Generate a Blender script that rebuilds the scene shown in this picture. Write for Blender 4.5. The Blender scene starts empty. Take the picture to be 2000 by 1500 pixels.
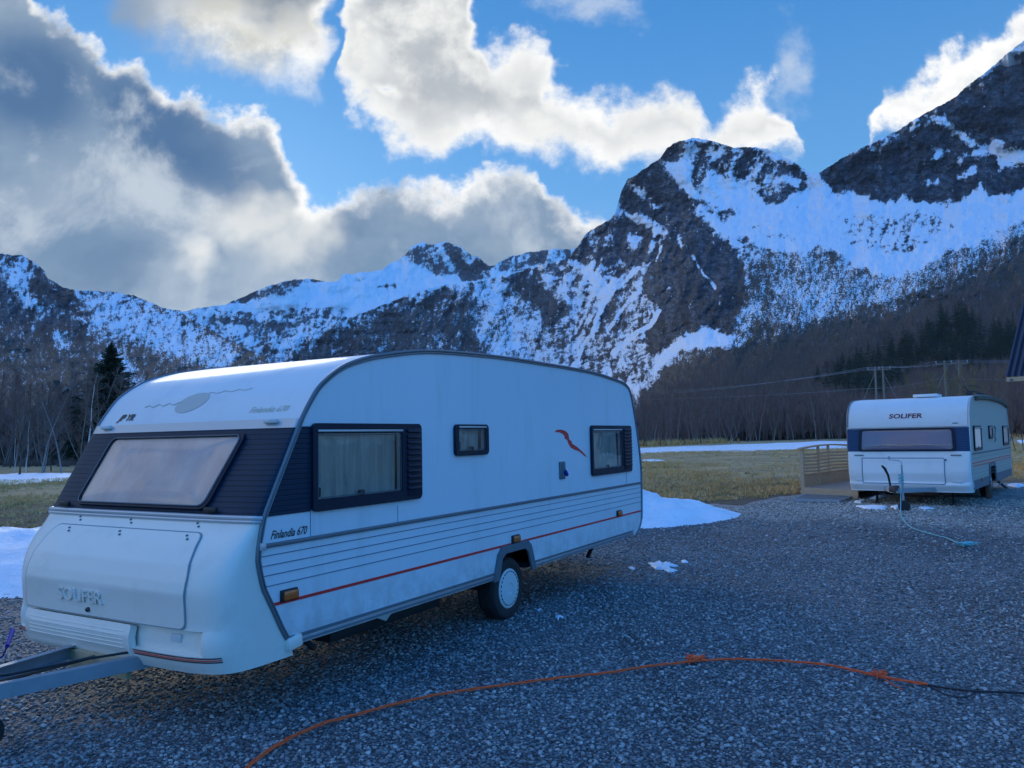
import bpy, bmesh, math, random
import numpy as np
from mathutils import Vector, Matrix, noise as mnoise
from mathutils.geometry import tessellate_polygon
R = math.radians
random.seed(7)
SC = bpy.context.scene
COL = SC.collection

# ------------------------------------------------------------------ camera
F_PX, PITCH, ROLL, CAM_H = 1524.7, R(3.9124), R(-1.1331), 1.8351
cp, sp_ = math.cos(PITCH), math.sin(PITCH)
fwd = Vector((0, cp, sp_)); up0 = Vector((0, -sp_, cp)); rt0 = Vector((1, 0, 0))
e_r = math.cos(ROLL) * rt0 + math.sin(ROLL) * up0
e_u = -math.sin(ROLL) * rt0 + math.cos(ROLL) * up0
cam_d = bpy.data.cameras.new("camera"); cam = bpy.data.objects.new("camera", cam_d); COL.objects.link(cam)
cam_d.sensor_width = 36; cam_d.lens = F_PX / 2000 * 36; cam_d.clip_start = 0.1; cam_d.clip_end = 30000
M = Matrix((e_r, e_u, -fwd)).transposed().to_4x4(); M.translation = (0, 0, CAM_H)
cam.matrix_world = M
SC.camera = cam

def ray(u, v):
    a = (u - 1000) / F_PX; b = (750 - v) / F_PX
    return fwd + a * e_r + b * e_u
def at(u, v, z=0.0):
    d = ray(u, v); t = (z - CAM_H) / d.z
    return Vector((d.x * t, d.y * t, z))
def at_y(u, v, y):
    d = ray(u, v); t = y / d.y
    return Vector((d.x * t, y, CAM_H + d.z * t))
def nray(u, v):                     # numpy version, rows normalised to unit horizontal length
    a = (u - 1000) / F_PX; b = (750 - v) / F_PX
    X = fwd.x + a * e_r.x + b * e_u.x; Y = fwd.y + a * e_r.y + b * e_u.y; Z = fwd.z + a * e_r.z + b * e_u.z
    h = np.hypot(X, Y); return X / h, Y / h, Z / h

# ------------------------------------------------------------------ world and sun
SUN_AZ, SUN_EL = -22.0, 15.0
world = bpy.data.worlds.new("World"); SC.world = world; world.use_nodes = True
wt = world.node_tree; wt.nodes.clear()
class NT:                            # tiny node-writing helper
    def __init__(s, t): s.t = t
    def n(s, ty, **k):
        o = s.t.nodes.new(ty)
        for a, b in k.items(): setattr(o, a, b)
        return o
    def put(s, sock, v):
        if hasattr(v, 'links'): s.t.links.new(v, sock)
        elif v is not None:
            if isinstance(v, (tuple, list)) and len(v) == 3 and sock.type == 'RGBA': v = (*v, 1)
            sock.default_value = v
    def m(s, op, a, b=None, c=None, clamp=False):
        o = s.n('ShaderNodeMath', operation=op, use_clamp=clamp)
        s.put(o.inputs[0], a); s.put(o.inputs[1], b) if b is not None else None
        if c is not None: s.put(o.inputs[2], c)
        return o.outputs[0]
    def ss(s, x, lo, hi):
        o = s.n('ShaderNodeMapRange', interpolation_type='SMOOTHSTEP')
        for i, v in ((0, x), (1, lo), (2, hi), (3, 0.0), (4, 1.0)): s.put(o.inputs[i], v)
        return o.outputs[0]
    def mix(s, f, a, b, mode='MIX'):
        o = s.n('ShaderNodeMix', data_type='RGBA', blend_type=mode)
        s.put(o.inputs[0], f); s.put(o.inputs[6], a); s.put(o.inputs[7], b)
        return o.outputs[2]
    def noise(s, vec, scale, det=4.0, rough=0.55, dist=0.0, dim='3D', out=0):
        o = s.n('ShaderNodeTexNoise', noise_dimensions=dim)
        s.put(o.inputs['Vector'], vec); o.inputs['Scale'].default_value = scale; o.inputs['Detail'].default_value = det
        o.inputs['Roughness'].default_value = rough; o.inputs['Distortion'].default_value = dist
        return o.outputs[out]
    def vor(s, vec, scale, feat='F1', out='Distance', rnd=1.0):
        o = s.n('ShaderNodeTexVoronoi', feature=feat); s.put(o.inputs['Vector'], vec)
        o.inputs['Scale'].default_value = scale; o.inputs['Randomness'].default_value = rnd
        return o.outputs[out]
    def mapping(s, vec, sc=(1, 1, 1), rot=(0, 0, 0), loc=(0, 0, 0)):
        o = s.n('ShaderNodeMapping'); s.put(o.inputs[0], vec)
        o.inputs['Scale'].default_value = sc; o.inputs['Rotation'].default_value = rot; o.inputs['Location'].default_value = loc
        return o.outputs[0]
    def comb(s, x, y, z=0.0):
        o = s.n('ShaderNodeCombineXYZ'); s.put(o.inputs[0], x); s.put(o.inputs[1], y); s.put(o.inputs[2], z); return o.outputs[0]
    def sep(s, v):
        o = s.n('ShaderNodeSeparateXYZ'); s.put(o.inputs[0], v); return o.outputs
    def hsvramp(s, x, stops):
        o = s.n('ShaderNodeValToRGB'); s.put(o.inputs[0], x); e = o.color_ramp.elements
        e[0].position, e[0].color = stops[0][0], (*stops[0][1], 1); e[1].position, e[1].color = stops[-1][0], (*stops[-1][1], 1)
        for p, c in stops[1:-1]:
            k = e.new(p); k.color = (*c, 1)
        return o.outputs[0]

w = NT(wt)
tc = w.n('ShaderNodeTexCoord').outputs['Generated']
dx, dy, dz = w.sep(tc)
yy = w.m('MAXIMUM', dy, 0.12)
gx = w.m('DIVIDE', dx, yy); gz_ = w.m('DIVIDE', dz, yy)
gvec = w.comb(gx, gz_)
warp1 = w.noise(gvec, 3.2, 4, 0.55, out=1)
wx, wy, _ = w.sep(warp1)
warp2 = w.noise(gvec, 13.0, 3, 0.55, out=1)
vx, vy, _ = w.sep(warp2)
def wob(base, a, aa, b, bb):
    t = w.m('MULTIPLY_ADD', w.m('SUBTRACT', a, 0.5), aa, base)
    return w.m('MULTIPLY_ADD', w.m('SUBTRACT', b, 0.5), bb, t)
X = wob(gx, wx, 0.13, vx, 0.075); Z = wob(gz_, wy, 0.13, vy, 0.075)
XN = w.m('MULTIPLY_ADD', X, 1 / 2.0, 0.5)            # -1..1 -> 0..1
def edge(pts):                                        # pts: pixel (u,v) -> float curve of z/y over x/y
    fc = w.n('ShaderNodeFloatCurve'); w.put(fc.inputs['Value'], XN); c = fc.mapping.curves[0]
    P = []
    for u, v in pts:
        d = ray(u, v); P.append(((d.x / d.y) / 2 + .5, (d.z / d.y + 0.5) / 2.5))
    P = [(min(max(a, 0), 1), min(max(b, 0), 1)) for a, b in P]
    P.sort()
    while len(c.points) < len(P): c.points.new(0.5, 0.5)
    for k, q in zip(c.points, P): k.location = q; k.handle_type = 'VECTOR'
    fc.mapping.update()
    return w.m('MULTIPLY_ADD', fc.outputs[0], 2.5, -0.5)
def uz(u): d = ray(u, 400); return d.x / d.y
T1 = edge([(-700, -500), (60, -120), (95, 30), (130, 62), (180, 80), (245, 118), (300, 170), (350, 205), (385, 218), (440, 226), (495, 250), (530, 300), (552, 340), (575, 400), (615, 412),
           (650, 398), (700, 388), (770, 372), (860, 366), (930, 364), (1000, 338), (1045, 338), (1060, 385), (1110, 408), (1200, 430), (1320, 600), (2200, 900)])
D1 = w.m('SUBTRACT', T1, Z)
B2 = edge([(-700, -700), (190, -60), (230, 20), (270, 75), (340, 110), (420, 140), (500, 158), (570, 172), (612, 172), (640, 60), (665, -80), (700, -500), (2200, -900)])
D2 = w.m('SUBTRACT', Z, B2)
T3 = edge([(-700, 900), (600, 500), (640, 190), (660, 40), (700, -120), (780, -300), (890, -240), (935, -40), (962, 62), (1000, 82), (1045, 58), (1085, 92), (1100, 150), (1120, 178), (1190, 190), (1240, 168),
           (1292, 146), (1330, 175), (1362, 240), (1385, 225), (1430, 180), (1475, 172), (1500, 200), (1535, 260), (1560, 420), (2200, 900)])
B3 = edge([(-700, -100), (620, 60), (650, 165), (690, 225), (740, 270), (785, 308), (850, 342), (905, 312), (1000, 300), (1080, 312), (1200, 346), (1260, 325), (1420, 330), (1560, 330), (2200, 200)])
D3 = w.m('MINIMUM', w.m('SUBTRACT', T3, Z), w.m('SUBTRACT', Z, B3))
T5 = edge([(-700, 900), (1640, 600), (1688, 215), (1705, 175), (1750, 172), (1800, 150), (1850, 120), (1900, 78), (1960, 42), (2010, 18), (2200, -80)])
B5 = edge([(-700, 900), (1600, 320), (1700, 262), (1800, 250), (2000, 240), (2200, 200)])
D5 = w.m('MINIMUM', w.m('SUBTRACT', T5, Z), w.m('SUBTRACT', Z, B5))
def blob(vecx, vecz, u, v, ru, rv, ang=0):           # 1 at centre, 0 at the rim of an ellipse
    d = ray(u, v); cx, cz = d.x / d.y, d.z / d.y
    a = w.m('SUBTRACT', vecx, cx); b = w.m('SUBTRACT', vecz, cz); c, s = math.cos(R(ang)), math.sin(R(ang))
    p = w.m('MULTIPLY', w.m('ADD', w.m('MULTIPLY', a, c), w.m('MULTIPLY', b, s)), F_PX / ru)
    q = w.m('MULTIPLY', w.m('SUBTRACT', w.m('MULTIPLY', b, c), w.m('MULTIPLY', a, s)), F_PX / rv)
    r2 = w.m('ADD', w.m('MULTIPLY', p, p), w.m('MULTIPLY', q, q))
    return w.m('SUBTRACT', 1.0, w.m('SQRT', r2), clamp=False)
h1 = w.m('MULTIPLY', blob(X, Z, 735, 95, 62, 85, 20), 0.05)      # blue holes in the upper cumulus
h2 = w.m('MULTIPLY', blob(X, Z, 905, 78, 60, 38, 0), 0.045)
h3 = w.m('MULTIPLY', blob(X, Z, 752, 178, 32, 18, -30), 0.03)
D3 = w.m('SUBTRACT', D3, w.m('MULTIPLY', w.m('MAXIMUM', w.m('MAXIMUM', h1, h2), w.m('MAXIMUM', h3, 0.0)), 1.5))
wisp = w.m('MULTIPLY', blob(X, Z, 1150, 0, 90, 35, 0), 0.03)
wisp2 = w.m('MULTIPLY', blob(X, Z, 1525, 160, 30, 80, 0), 0.02)
fine = w.noise(gvec, 20.0, 8, 0.66)
fn = w.m('MULTIPLY', w.m('SUBTRACT', fine, 0.5), 0.11)
big = w.noise(gvec, 7.0, 7, 0.6)
bn = w.m('ADD', w.m('SUBTRACT', big, 0.5), w.m('MULTIPLY', w.m('SUBTRACT', fine, 0.5), .35))
def alpha(D, lo=-0.012, hi=0.028, k=1.0):
    return w.ss(w.m('MULTIPLY_ADD', fn, k, D), lo, hi)
A1, A2, A3, A5 = alpha(D1, -.008, .022), alpha(D2, -0.04, 0.06), alpha(D3, -0.012, 0.034), alpha(D5, -0.010, 0.024)
AW = w.m('MULTIPLY', alpha(w.m('MAXIMUM', wisp, wisp2), -0.02, 0.04), 0.55)
# shade: bright where the cloud is thin and backlit, grey in the core
def core(D, a, b, k): return w.ss(w.m('MULTIPLY_ADD', bn, k, D), a, b)
WHITE = (0.98, 0.97, 0.93)
S1 = core(D1, -0.005, 0.045, 0.16)
darkband = w.ss(w.m('MULTIPLY_ADD', bn, 0.7, w.m('MAXIMUM', blob(gx, gz_, 330, 260, 330, 110, -38), blob(gx, gz_, 60, 160, 200, 160, -30))), 0.0, 0.75)
glow = w.ss(w.m('MULTIPLY_ADD', bn, 0.9, w.m('MAXIMUM', blob(X, Z, 520, 430, 190, 70, -10), w.m('MAXIMUM', w.m('MULTIPLY', blob(X, Z, 400, 472, 70, 55, 0), .8), blob(X, Z, 610, 470, 110, 90, -40)))), 0.05, 0.95)
streak = w.noise(w.mapping(gvec, (2.0, 5.0, 1), rot=(0, 0, R(25))), 1.6, 5, 0.5)
c1core = w.mix(w.ss(w.m('MULTIPLY_ADD', bn, .5, streak), 0.33, 0.68), (0.20, 0.30, 0.41), (0.50, 0.575, 0.63))
c1core = w.mix(w.ss(gz_, 0.16, 0.30), c1core, w.mix(0.55, c1core, (0.14, 0.23, 0.36)))
c1core = w.mix(darkband, c1core, (0.075, 0.155, 0.29))
bil = w.noise(gvec, 5.0, 8, .62, .35)
c1core = w.mix(w.m('MULTIPLY', w.ss(bil, .50, .66), .55), c1core, (0.70, 0.75, 0.78))
c1core = w.mix(w.m('MULTIPLY', w.ss(bil, .48, .34), .55), c1core, (0.13, 0.21, 0.33))
c1 = w.mix(S1, WHITE, c1core)
c1 = w.mix(w.m('MULTIPLY', glow, 0.6), c1, (1.0, 0.98, 0.88))
S2 = w.ss(w.m('MULTIPLY_ADD', bn, 0.22, D2), 0.05, 0.15)
c2 = w.mix(S2, w.mix(w.ss(bn, -.1, .15), (0.60, 0.60, 0.54), WHITE), (0.25, 0.29, 0.33))
c2 = w.mix(w.ss(gx, uz(420), uz(230)), c2, (0.25, 0.33, 0.44))
S3 = w.ss(w.m('MULTIPLY_ADD', bn, 0.20, D3), 0.0, 0.09)
c3 = w.mix(S3, WHITE, w.mix(w.ss(bn, -.10, .16), (0.45, 0.48, 0.50), (0.84, 0.84, 0.80)))
c5 = w.mix(w.ss(w.m('MULTIPLY_ADD', bn, 0.3, D5), 0.02, 0.12), WHITE, (0.50, 0.55, 0.60))
sky = w.n('ShaderNodeTexSky', sky_type='NISHITA', sun_disc=False)
sky.sun_elevation = R(SUN_EL); sky.sun_rotation = R(SUN_AZ); sky.air_density = 1.0; sky.dust_density = 0.4; sky.ozone_density = 3.0
SKY_K = 0.1                                            # background strength; cloud colours are divided by it
tint = w.mix(1.0, sky.outputs[0], (0.50, 0.83, 1.12), 'MULTIPLY')
# a little paler low down, deeper above
def lum(c):  return w.mix(1.0, c, (1 / SKY_K,) * 3, 'MULTIPLY')
deep = w.hsvramp(w.ss(dz, 0.0, 0.75), [(0.0, (0.32, 0.57, 0.88)), (0.35, (0.13, 0.39, 0.78)), (0.7, (0.055, 0.27, 0.66)), (1.0, (0.03, 0.22, 0.60))])
base = w.mix(0.72, tint, lum(deep))
front = base
for A, c in ((AW, (0.75, 0.78, 0.80)), (A5, c5), (A3, c3), (A2, c2), (A1, c1)):
    front = w.mix(A, front, lum(c))
# clear sky with scattered cloud beside and behind the viewpoint
nb = w.noise(tc, 3.1, 7, 0.6)
nb2 = w.noise(tc, 5.5, 4, 0.55)
left = w.ss(dx, 0.2, -0.9)
cov = w.ss(w.m('MULTIPLY_ADD', left, 0.20, nb), 0.58, 0.68)
rear = w.mix(1.0, base, w.hsvramp(w.m('MAXIMUM', w.ss(dy, .3, -.5), w.ss(dz, .62, .85)), [(0, (1, 1, 1)), (1, (.50, 1.50, 2.05))]), 'MULTIPLY')
back = w.mix(w.m('MULTIPLY', cov, 0.8), rear, lum(w.mix(w.ss(nb2, .38, .6), (0.95, 0.96, 0.98), (0.30, 0.42, 0.60))))
final = w.mix(w.m('MULTIPLY', w.ss(dy, 0.12, 0.5), w.ss(dz, .74, .60)), back, front)
bg = w.n('ShaderNodeBackground'); w.put(bg.inputs[0], final); bg.inputs[1].default_value = SKY_K
wo = w.n('ShaderNodeOutputWorld'); wt.links.new(bg.outputs[0], wo.inputs[0])
world.cycles.sampling_method = 'MANUAL'; world.cycles.sample_map_resolution = 512

sun_d = bpy.data.lights.new("sun", 'SUN'); sun = bpy.data.objects.new("sun", sun_d); COL.objects.link(sun)
sun_d.energy = 1.05; sun_d.angle = R(18); sun_d.color = (1.0, 0.97, 0.88)
sd = Vector((math.sin(R(SUN_AZ)) * math.cos(R(SUN_EL)), math.cos(R(SUN_AZ)) * math.cos(R(SUN_EL)), math.sin(R(SUN_EL))))
sun.rotation_euler = sd.to_track_quat('Z', 'Y').to_euler(); sun.location = (0, 0, 50)
SC.view_settings.view_transform = 'Standard'; SC.view_settings.look = 'None'; SC.view_settings.exposure = 0.22; SC.view_settings.gamma = 1
SC.render.engine = 'CYCLES'
SC.cycles.max_bounces = 6; SC.cycles.transparent_max_bounces = 12; SC.cycles.use_denoising = True

# ------------------------------------------------------------------ object helpers
def tag(o, label=None, cat=None, group=None, kind=None):
    if label: o['label'] = label
    if cat: o['category'] = cat
    if group: o['group'] = group
    if kind: o['kind'] = kind
    return o
def empty(name, loc=(0, 0, 0), rz=0.0):
    o = bpy.data.objects.new(name, None); COL.objects.link(o); o.location = loc; o.rotation_euler = (0, 0, rz); o.empty_display_size = .2
    return o
def mesh_np(name, V, Fc, m=None, parent=None, smooth=True):   # fast mesh from numpy verts and quads/tris
    me = bpy.data.meshes.new(name); V = np.asarray(V, np.float32); Fc = np.asarray(Fc, np.int32)
    k = Fc.shape[1]
    me.vertices.add(len(V)); me.vertices.foreach_set('co', V.ravel())
    me.loops.add(Fc.size); me.loops.foreach_set('vertex_index', Fc.ravel())
    me.polygons.add(len(Fc)); me.polygons.foreach_set('loop_start', np.arange(0, Fc.size, k, dtype=np.int32))
    me.polygons.foreach_set('use_smooth', np.full(len(Fc), smooth))
    me.update(calc_edges=True)
    o = bpy.data.objects.new(name, me); COL.objects.link(o)
    if m: me.materials.append(m)
    if parent: o.parent = parent
    return o
class MB:                            # mesh builder on a bmesh
    def __init__(s): s.bm = bmesh.new()
    def quad(s, *p):
        s.bm.faces.new([s.bm.verts.new(q) for q in p]); return s
    def box(s, c, d, rot=None, bev=0.0):
        mt = Matrix.Translation(c) @ (rot.to_4x4() if rot is not None else Matrix.Identity(4)) @ Matrix.Diagonal((*d, 1))
        r = bmesh.ops.create_cube(s.bm, size=1, matrix=mt)
        if bev > 0:
            es = {e for v in r['verts'] for e in v.link_edges}
            bmesh.ops.bevel(s.bm, geom=list(es), offset=bev, segments=2, affect='EDGES', profile=.5)
        return s
    def bar(s, a, b, wd, ht, up=(0, 0, 1), bev=0.0):
        a, b = Vector(a), Vector(b); d = b - a; x = d.normalized(); u = Vector(up)
        if abs(x.dot(u)) > .98: u = Vector((0, 1, 0))
        y = u.cross(x).normalized(); z = x.cross(y)
        return s.box((a + b) / 2, (d.length, wd, ht), Matrix((x, y, z)).transposed(), bev)
    def tube(s, pts, r, n=8, closed=False, caps=True):
        pts = [Vector(p) for p in pts]; rs = r if isinstance(r, (list, tuple)) else [r] * len(pts)
        rings = []; nrm = None
        for i, p in enumerate(pts):
            if closed: t = pts[(i + 1) % len(pts)] - pts[i - 1]
            else: t = pts[min(i + 1, len(pts) - 1)] - pts[max(i - 1, 0)]
            t = t.normalized() if t.length > 1e-9 else Vector((0, 0, 1))
            if nrm is None:
                nrm = t.cross(Vector((0.0, 0.13, 1))); nrm = nrm if nrm.length > .05 else t.cross(Vector((1, 0, 0)))
            nrm = (nrm - t * nrm.dot(t)).normalized(); b = t.cross(nrm)
            rings.append([s.bm.verts.new(p + (nrm * math.cos(2 * math.pi * k / n) + b * math.sin(2 * math.pi * k / n)) * rs[i]) for k in range(n)])
        m = len(rings)
        for i in range(m if closed else m - 1):
            A, B = rings[i], rings[(i + 1) % m]
            for k in range(n): s.bm.faces.new((A[k], A[(k + 1) % n], B[(k + 1) % n], B[k]))
        if caps and not closed:
            s.bm.faces.new(rings[0][::-1]); s.bm.faces.new(rings[-1])
        return s
    def lathe(s, prof, org, axis=(0, 1, 0), n=40):       # prof: (radius, along)
        ax = Vector(axis).normalized(); e1 = ax.cross(Vector((0, 0, 1)) if abs(ax.z) < .9 else Vector((1, 0, 0))).normalized(); e2 = ax.cross(e1); org = Vector(org)
        rings = []
        for r, h in prof:
            if r < 1e-6: rings.append([s.bm.verts.new(org + ax * h)])
            else: rings.append([s.bm.verts.new(org + ax * h + (e1 * math.cos(2 * math.pi * k / n) + e2 * math.sin(2 * math.pi * k / n)) * r) for k in range(n)])
        for A, B in zip(rings, rings[1:]):
            for k in range(n):
                k2 = (k + 1) % n
                if len(A) == 1 and len(B) == 1: continue
                if len(A) == 1: s.bm.faces.new((A[0], B[k2], B[k]))
                elif len(B) == 1: s.bm.faces.new((A[k], A[k2], B[0]))
                else: s.bm.faces.new((A[k], A[k2], B[k2], B[k]))
        return s
    def grid(s, f, na, nb):                               # f(i,j)->point
        vs = [[s.bm.verts.new(f(i, j)) for j in range(nb)] for i in range(na)]
        for i in range(na - 1):
            for j in range(nb - 1): s.bm.faces.new((vs[i][j], vs[i + 1][j], vs[i + 1][j + 1], vs[i][j + 1]))
        return s
    def prism(s, poly, holes, o, ex, ey, thick, n=None):  # flat polygon (2D pts) with holes, extruded
        ex, ey, o = Vector(ex), Vector(ey), Vector(o); nz = Vector(thick)
        loops = [poly] + list(holes)
        tri = tessellate_polygon([[Vector((a, b, 0)) for a, b in l] for l in loops])
        flat = [q for l in loops for q in l]
        A = [s.bm.verts.new(o + ex * a + ey * b) for a, b in flat]; B = [s.bm.verts.new(o + ex * a + ey * b + nz) for a, b in flat]
        for t in tri:
            s.bm.faces.new([A[k] for k in t]); s.bm.faces.new([B[k] for k in reversed(t)])
        k0 = 0
        for l in loops:
            m = len(l)
            for k in range(m):
                a, b = k0 + k, k0 + (k + 1) % m
                s.bm.faces.new((A[a], A[b], B[b], B[a]))
            k0 += m
        return s
    def build(s, name, m, parent=None, smooth=True, ang=35):
        bmesh.ops.recalc_face_normals(s.bm, faces=s.bm.faces)
        me = bpy.data.meshes.new(name); s.bm.to_mesh(me); s.bm.free()
        if smooth:
            me.polygons.foreach_set('use_smooth', [True] * len(me.polygons)); me.set_sharp_from_angle(angle=R(ang))
        me.materials.append(m)
        o = bpy.data.objects.new(name, me); COL.objects.link(o)
        if parent: o.parent = parent
        return o
def text_obj(body, size, shear, m, name, parent, fmap, bold=0.0, ext=0.0, spacing=1.0, xs=1.0):
    cu = bpy.data.curves.new('lettering', 'FONT'); cu.body = body; cu.size = size; cu.shear = shear; cu.offset = bold; cu.space_character = spacing
    cu.resolution_u = 3; cu.extrude = ext
    t = bpy.data.objects.new('lettering', cu); COL.objects.link(t)
    dg = bpy.context.evaluated_depsgraph_get(); me = bpy.data.meshes.new_from_object(t.evaluated_get(dg))
    bpy.data.objects.remove(t)
    for v in me.vertices: v.co = fmap(v.co.x * xs, v.co.y, v.co.z)
    me.name = name; me.materials.clear(); me.materials.append(m)
    o = bpy.data.objects.new(name, me); COL.objects.link(o); o.parent = parent
    return o

# ------------------------------------------------------------------ materials
def material(name, col, rough=.5, metal=0.0, coat=0.0, var=0.0, vscale=3.0, bump=0.0, bscale=60, spec=.5, dirt=None, stretch=(1, 1, 1)):
    m = bpy.data.materials.new(name); m.use_nodes = True; t = NT(m.node_tree); b = m.node_tree.nodes['Principled BSDF']
    co = t.n('ShaderNodeTexCoord').outputs['Object']
    if stretch != (1, 1, 1): co = t.mapping(co, stretch)
    c = (*col, 1)
    if var:
        f = t.noise(co, vscale, 5, .6)
        c = t.mix(f, tuple(max(0, x * (1 - var)) for x in col), tuple(min(1, x * (1 + var)) for x in col))
    if dirt:
        dcol, amt, ds = dirt
        f = t.ss(t.noise(co, ds, 6, .68, .3), .5, .78)
        c = t.mix(t.m('MULTIPLY', f, amt), c, dcol)
        t.put(b.inputs['Roughness'], t.m('MULTIPLY_ADD', f, .25, rough))
        if name == 'side_panel':                      # road grime thrown up over the lowest boards
            zz = t.sep(t.n('ShaderNodeTexCoord').outputs['Object'])[2]
            gr = t.m('MULTIPLY', t.ss(zz, .95, .42), t.ss(t.noise(t.n('ShaderNodeTexCoord').outputs['Object'], 5.0, 6, .7), .38, .62))
            c = t.mix(t.m('MULTIPLY', gr, .40), c, (.30, .29, .26))
    else: b.inputs['Roughness'].default_value = rough
    t.put(b.inputs['Base Color'], c)
    b.inputs['Metallic'].default_value = metal; b.inputs['Coat Weight'].default_value = coat; b.inputs['Coat Roughness'].default_value = .08
    b.inputs['Specular IOR Level'].default_value = spec
    if bump:
        bn_ = t.n('ShaderNodeBump'); bn_.inputs['Strength'].default_value = bump; bn_.inputs['Distance'].default_value = .01
        t.put(bn_.inputs['Height'], t.noise(co, bscale, 4, .6)); t.put(b.inputs['Normal'], bn_.outputs[0])
    return m
def glass(name, tintc, refl=1.0):
    m = bpy.data.materials.new(name); m.use_nodes = True; t = NT(m.node_tree); m.node_tree.nodes.clear()
    tr = t.n('ShaderNodeBsdfTransparent'); tr.inputs[0].default_value = (*tintc, 1)
    gl = t.n('ShaderNodeBsdfGlossy'); gl.inputs['Roughness'].default_value = .03; gl.inputs[0].default_value = (refl, refl, refl, 1)
    co = t.n('ShaderNodeTexCoord').outputs['Object']; bp = t.n('ShaderNodeBump'); bp.inputs['Strength'].default_value = .12; bp.inputs['Distance'].default_value = .02
    t.put(bp.inputs['Height'], t.noise(co, 4.0, 2, .5)); t.put(gl.inputs['Normal'], bp.outputs[0])
    fr = t.n('ShaderNodeFresnel'); fr.inputs[0].default_value = 1.6
    mx = t.n('ShaderNodeMixShader'); t.put(mx.inputs[0], fr.outputs[0]); t.put(mx.inputs[1], tr.outputs[0]); t.put(mx.inputs[2], gl.outputs[0])
    o = t.n('ShaderNodeOutputMaterial'); t.put(o.inputs[0], mx.outputs[0])
    return m
def ribbed(name, col, axis='Z', pitch=.034, strength=.5, rough=.35):
    m = bpy.data.materials.new(name); m.use_nodes = True; t = NT(m.node_tree); b = m.node_tree.nodes['Principled BSDF']
    co = t.n('ShaderNodeTexCoord').outputs['Object']; z = t.sep(co)['XYZ'.index(axis)]
    s = t.m('PINGPONG', t.m('DIVIDE', z, pitch), .5)
    h = t.ss(s, .02, .16)
    bp = t.n('ShaderNodeBump'); bp.inputs['Strength'].default_value = strength; bp.inputs['Distance'].default_value = .004
    t.put(bp.inputs['Height'], h); t.put(b.inputs['Normal'], bp.outputs[0])
    f = t.noise(t.mapping(co, (1, 1, .2)), 5, 5, .6)
    c = t.mix(f, tuple(x * .8 for x in col), tuple(x * 1.2 for x in col))
    t.put(b.inputs['Base Color'], t.mix(h, tuple(x * .55 for x in col), c)); b.inputs['Specular IOR Level'].default_value = .2
    b.inputs['Roughness'].default_value = rough; b.inputs['Coat Weight'].default_value = .04
    return m
M_WHITE = material('white_panel', (.78, .79, .78), .32, coat=.35, var=.03, vscale=1.5, dirt=((.52, .52, .46), .22, 2.2), stretch=(1, 1, .5))
M_SIDE = material('side_panel', (.74, .77, .80), .38, coat=.2, var=.04, vscale=.9, dirt=((.46, .47, .44), .30, 3.2), stretch=(1, 1, .14), bump=.12, bscale=2.2)
M_ROOFW = material('roof_skin', (.76, .77, .76), .52, coat=.08, var=.04, vscale=1.2, dirt=((.5, .5, .45), .3, 1.8), stretch=(.4, 1, 1))
M_SIDE2 = material('cream_side_panel', (.52, .45, .36), .5, var=.03, vscale=1.2)
M_GRP = material('moulded_front', (.82, .77, .68), .36, coat=.25, var=.03, vscale=1.3, dirt=((.45, .44, .36), .3, 3.0))
M_BAND = ribbed('blue_grey_cladding', (.009, .030, .056), 'Z', .035, .6, .5)
M_BAND2 = ribbed('blue_cladding', (.020, .062, .15), 'Z', .05, .15, .35)
M_BLACK = material('black_rubber', (.018, .018, .02), .55, var=.2, vscale=20)
M_FRAME = material('dark_blue_frame', (.006, .016, .034), .45, spec=.25)
M_GREY = material('grey_plastic', (.12, .15, .17), .5, var=.1, vscale=8)
M_TRIM = material('edge_trim', (.17, .19, .21), .4, metal=.3, var=.1, vscale=6)
M_RAIL = material('pale_rail', (.55, .56, .56), .3, metal=.3)
M_GROOVE = material('groove_line', (.16, .22, .30), .5)
M_JOINT = material('joint_line', (.26, .30, .33), .6)
M_RED = material('red_tape', (.78, .03, .03), .4, var=.1, vscale=4)
M_AMBER = material('amber_lens', (.65, .12, .015), .2, coat=.8)
M_ALU = material('galvanised_steel', (.36, .40, .44), .42, metal=.55, var=.2, vscale=9, dirt=((.2, .2, .2), .4, 6))
M_RUBBER = material('tyre_rubber', (.022, .022, .024), .75, var=.25, vscale=14, bump=.2, bscale=90)
M_HUB = material('hubcap_plastic', (.62, .66, .66), .4, var=.05, vscale=9, dirt=((.3, .3, .27), .3, 7))
M_CURT = material('net_curtain', (.86, .67, .60), .9, var=.55, vscale=16, stretch=(1, 1, .12))  # shading of the folds painted as vertical streaks in the colour
M_BLIND = material('pink_blind', (.98, .66, .60), .85, var=.36, vscale=5, stretch=(1, 1, .25))  # vertical colour streaks stand in for shaded folds
M_INT = material('dark_interior', (.035, .03, .03), .9)
M_GLASS = glass('tinted_glass', (.88, .85, .83))
M_PINKGL = glass('acrylic_pane', (.99, .95, .94))
M_LETTER = material('dark_lettering', (.03, .028, .03), .45)
M_GOLD = material('faded_lettering', (.48, .50, .38), .45)
M_SUNMARK = material('faded_emblem', (.52, .51, .46), .5)
M_WOOD = material('weathered_wood', (.52, .39, .26), .75, var=.3, vscale=6, bump=.4, bscale=40, stretch=(1, 1, 6))
M_DECK = material('deck_boards', (.36, .27, .20), .75, var=.3, vscale=7, bump=.3, bscale=40)
M_CHIP = material('raw_plank', (.46, .36, .22), .8, var=.2, vscale=8)
M_BLUE = material('blue_plastic', (.01, .03, .30), .8, spec=.2)
M_LETRED = material('maroon_lettering', (.14, .02, .05), .4)
M_ORANGE = material('orange_cord', (1.0, .115, .02), .5, var=.15, vscale=12)
M_TURQ = material('turquoise_rope', (.16, .48, .52), .7, var=.1, vscale=30)
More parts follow.
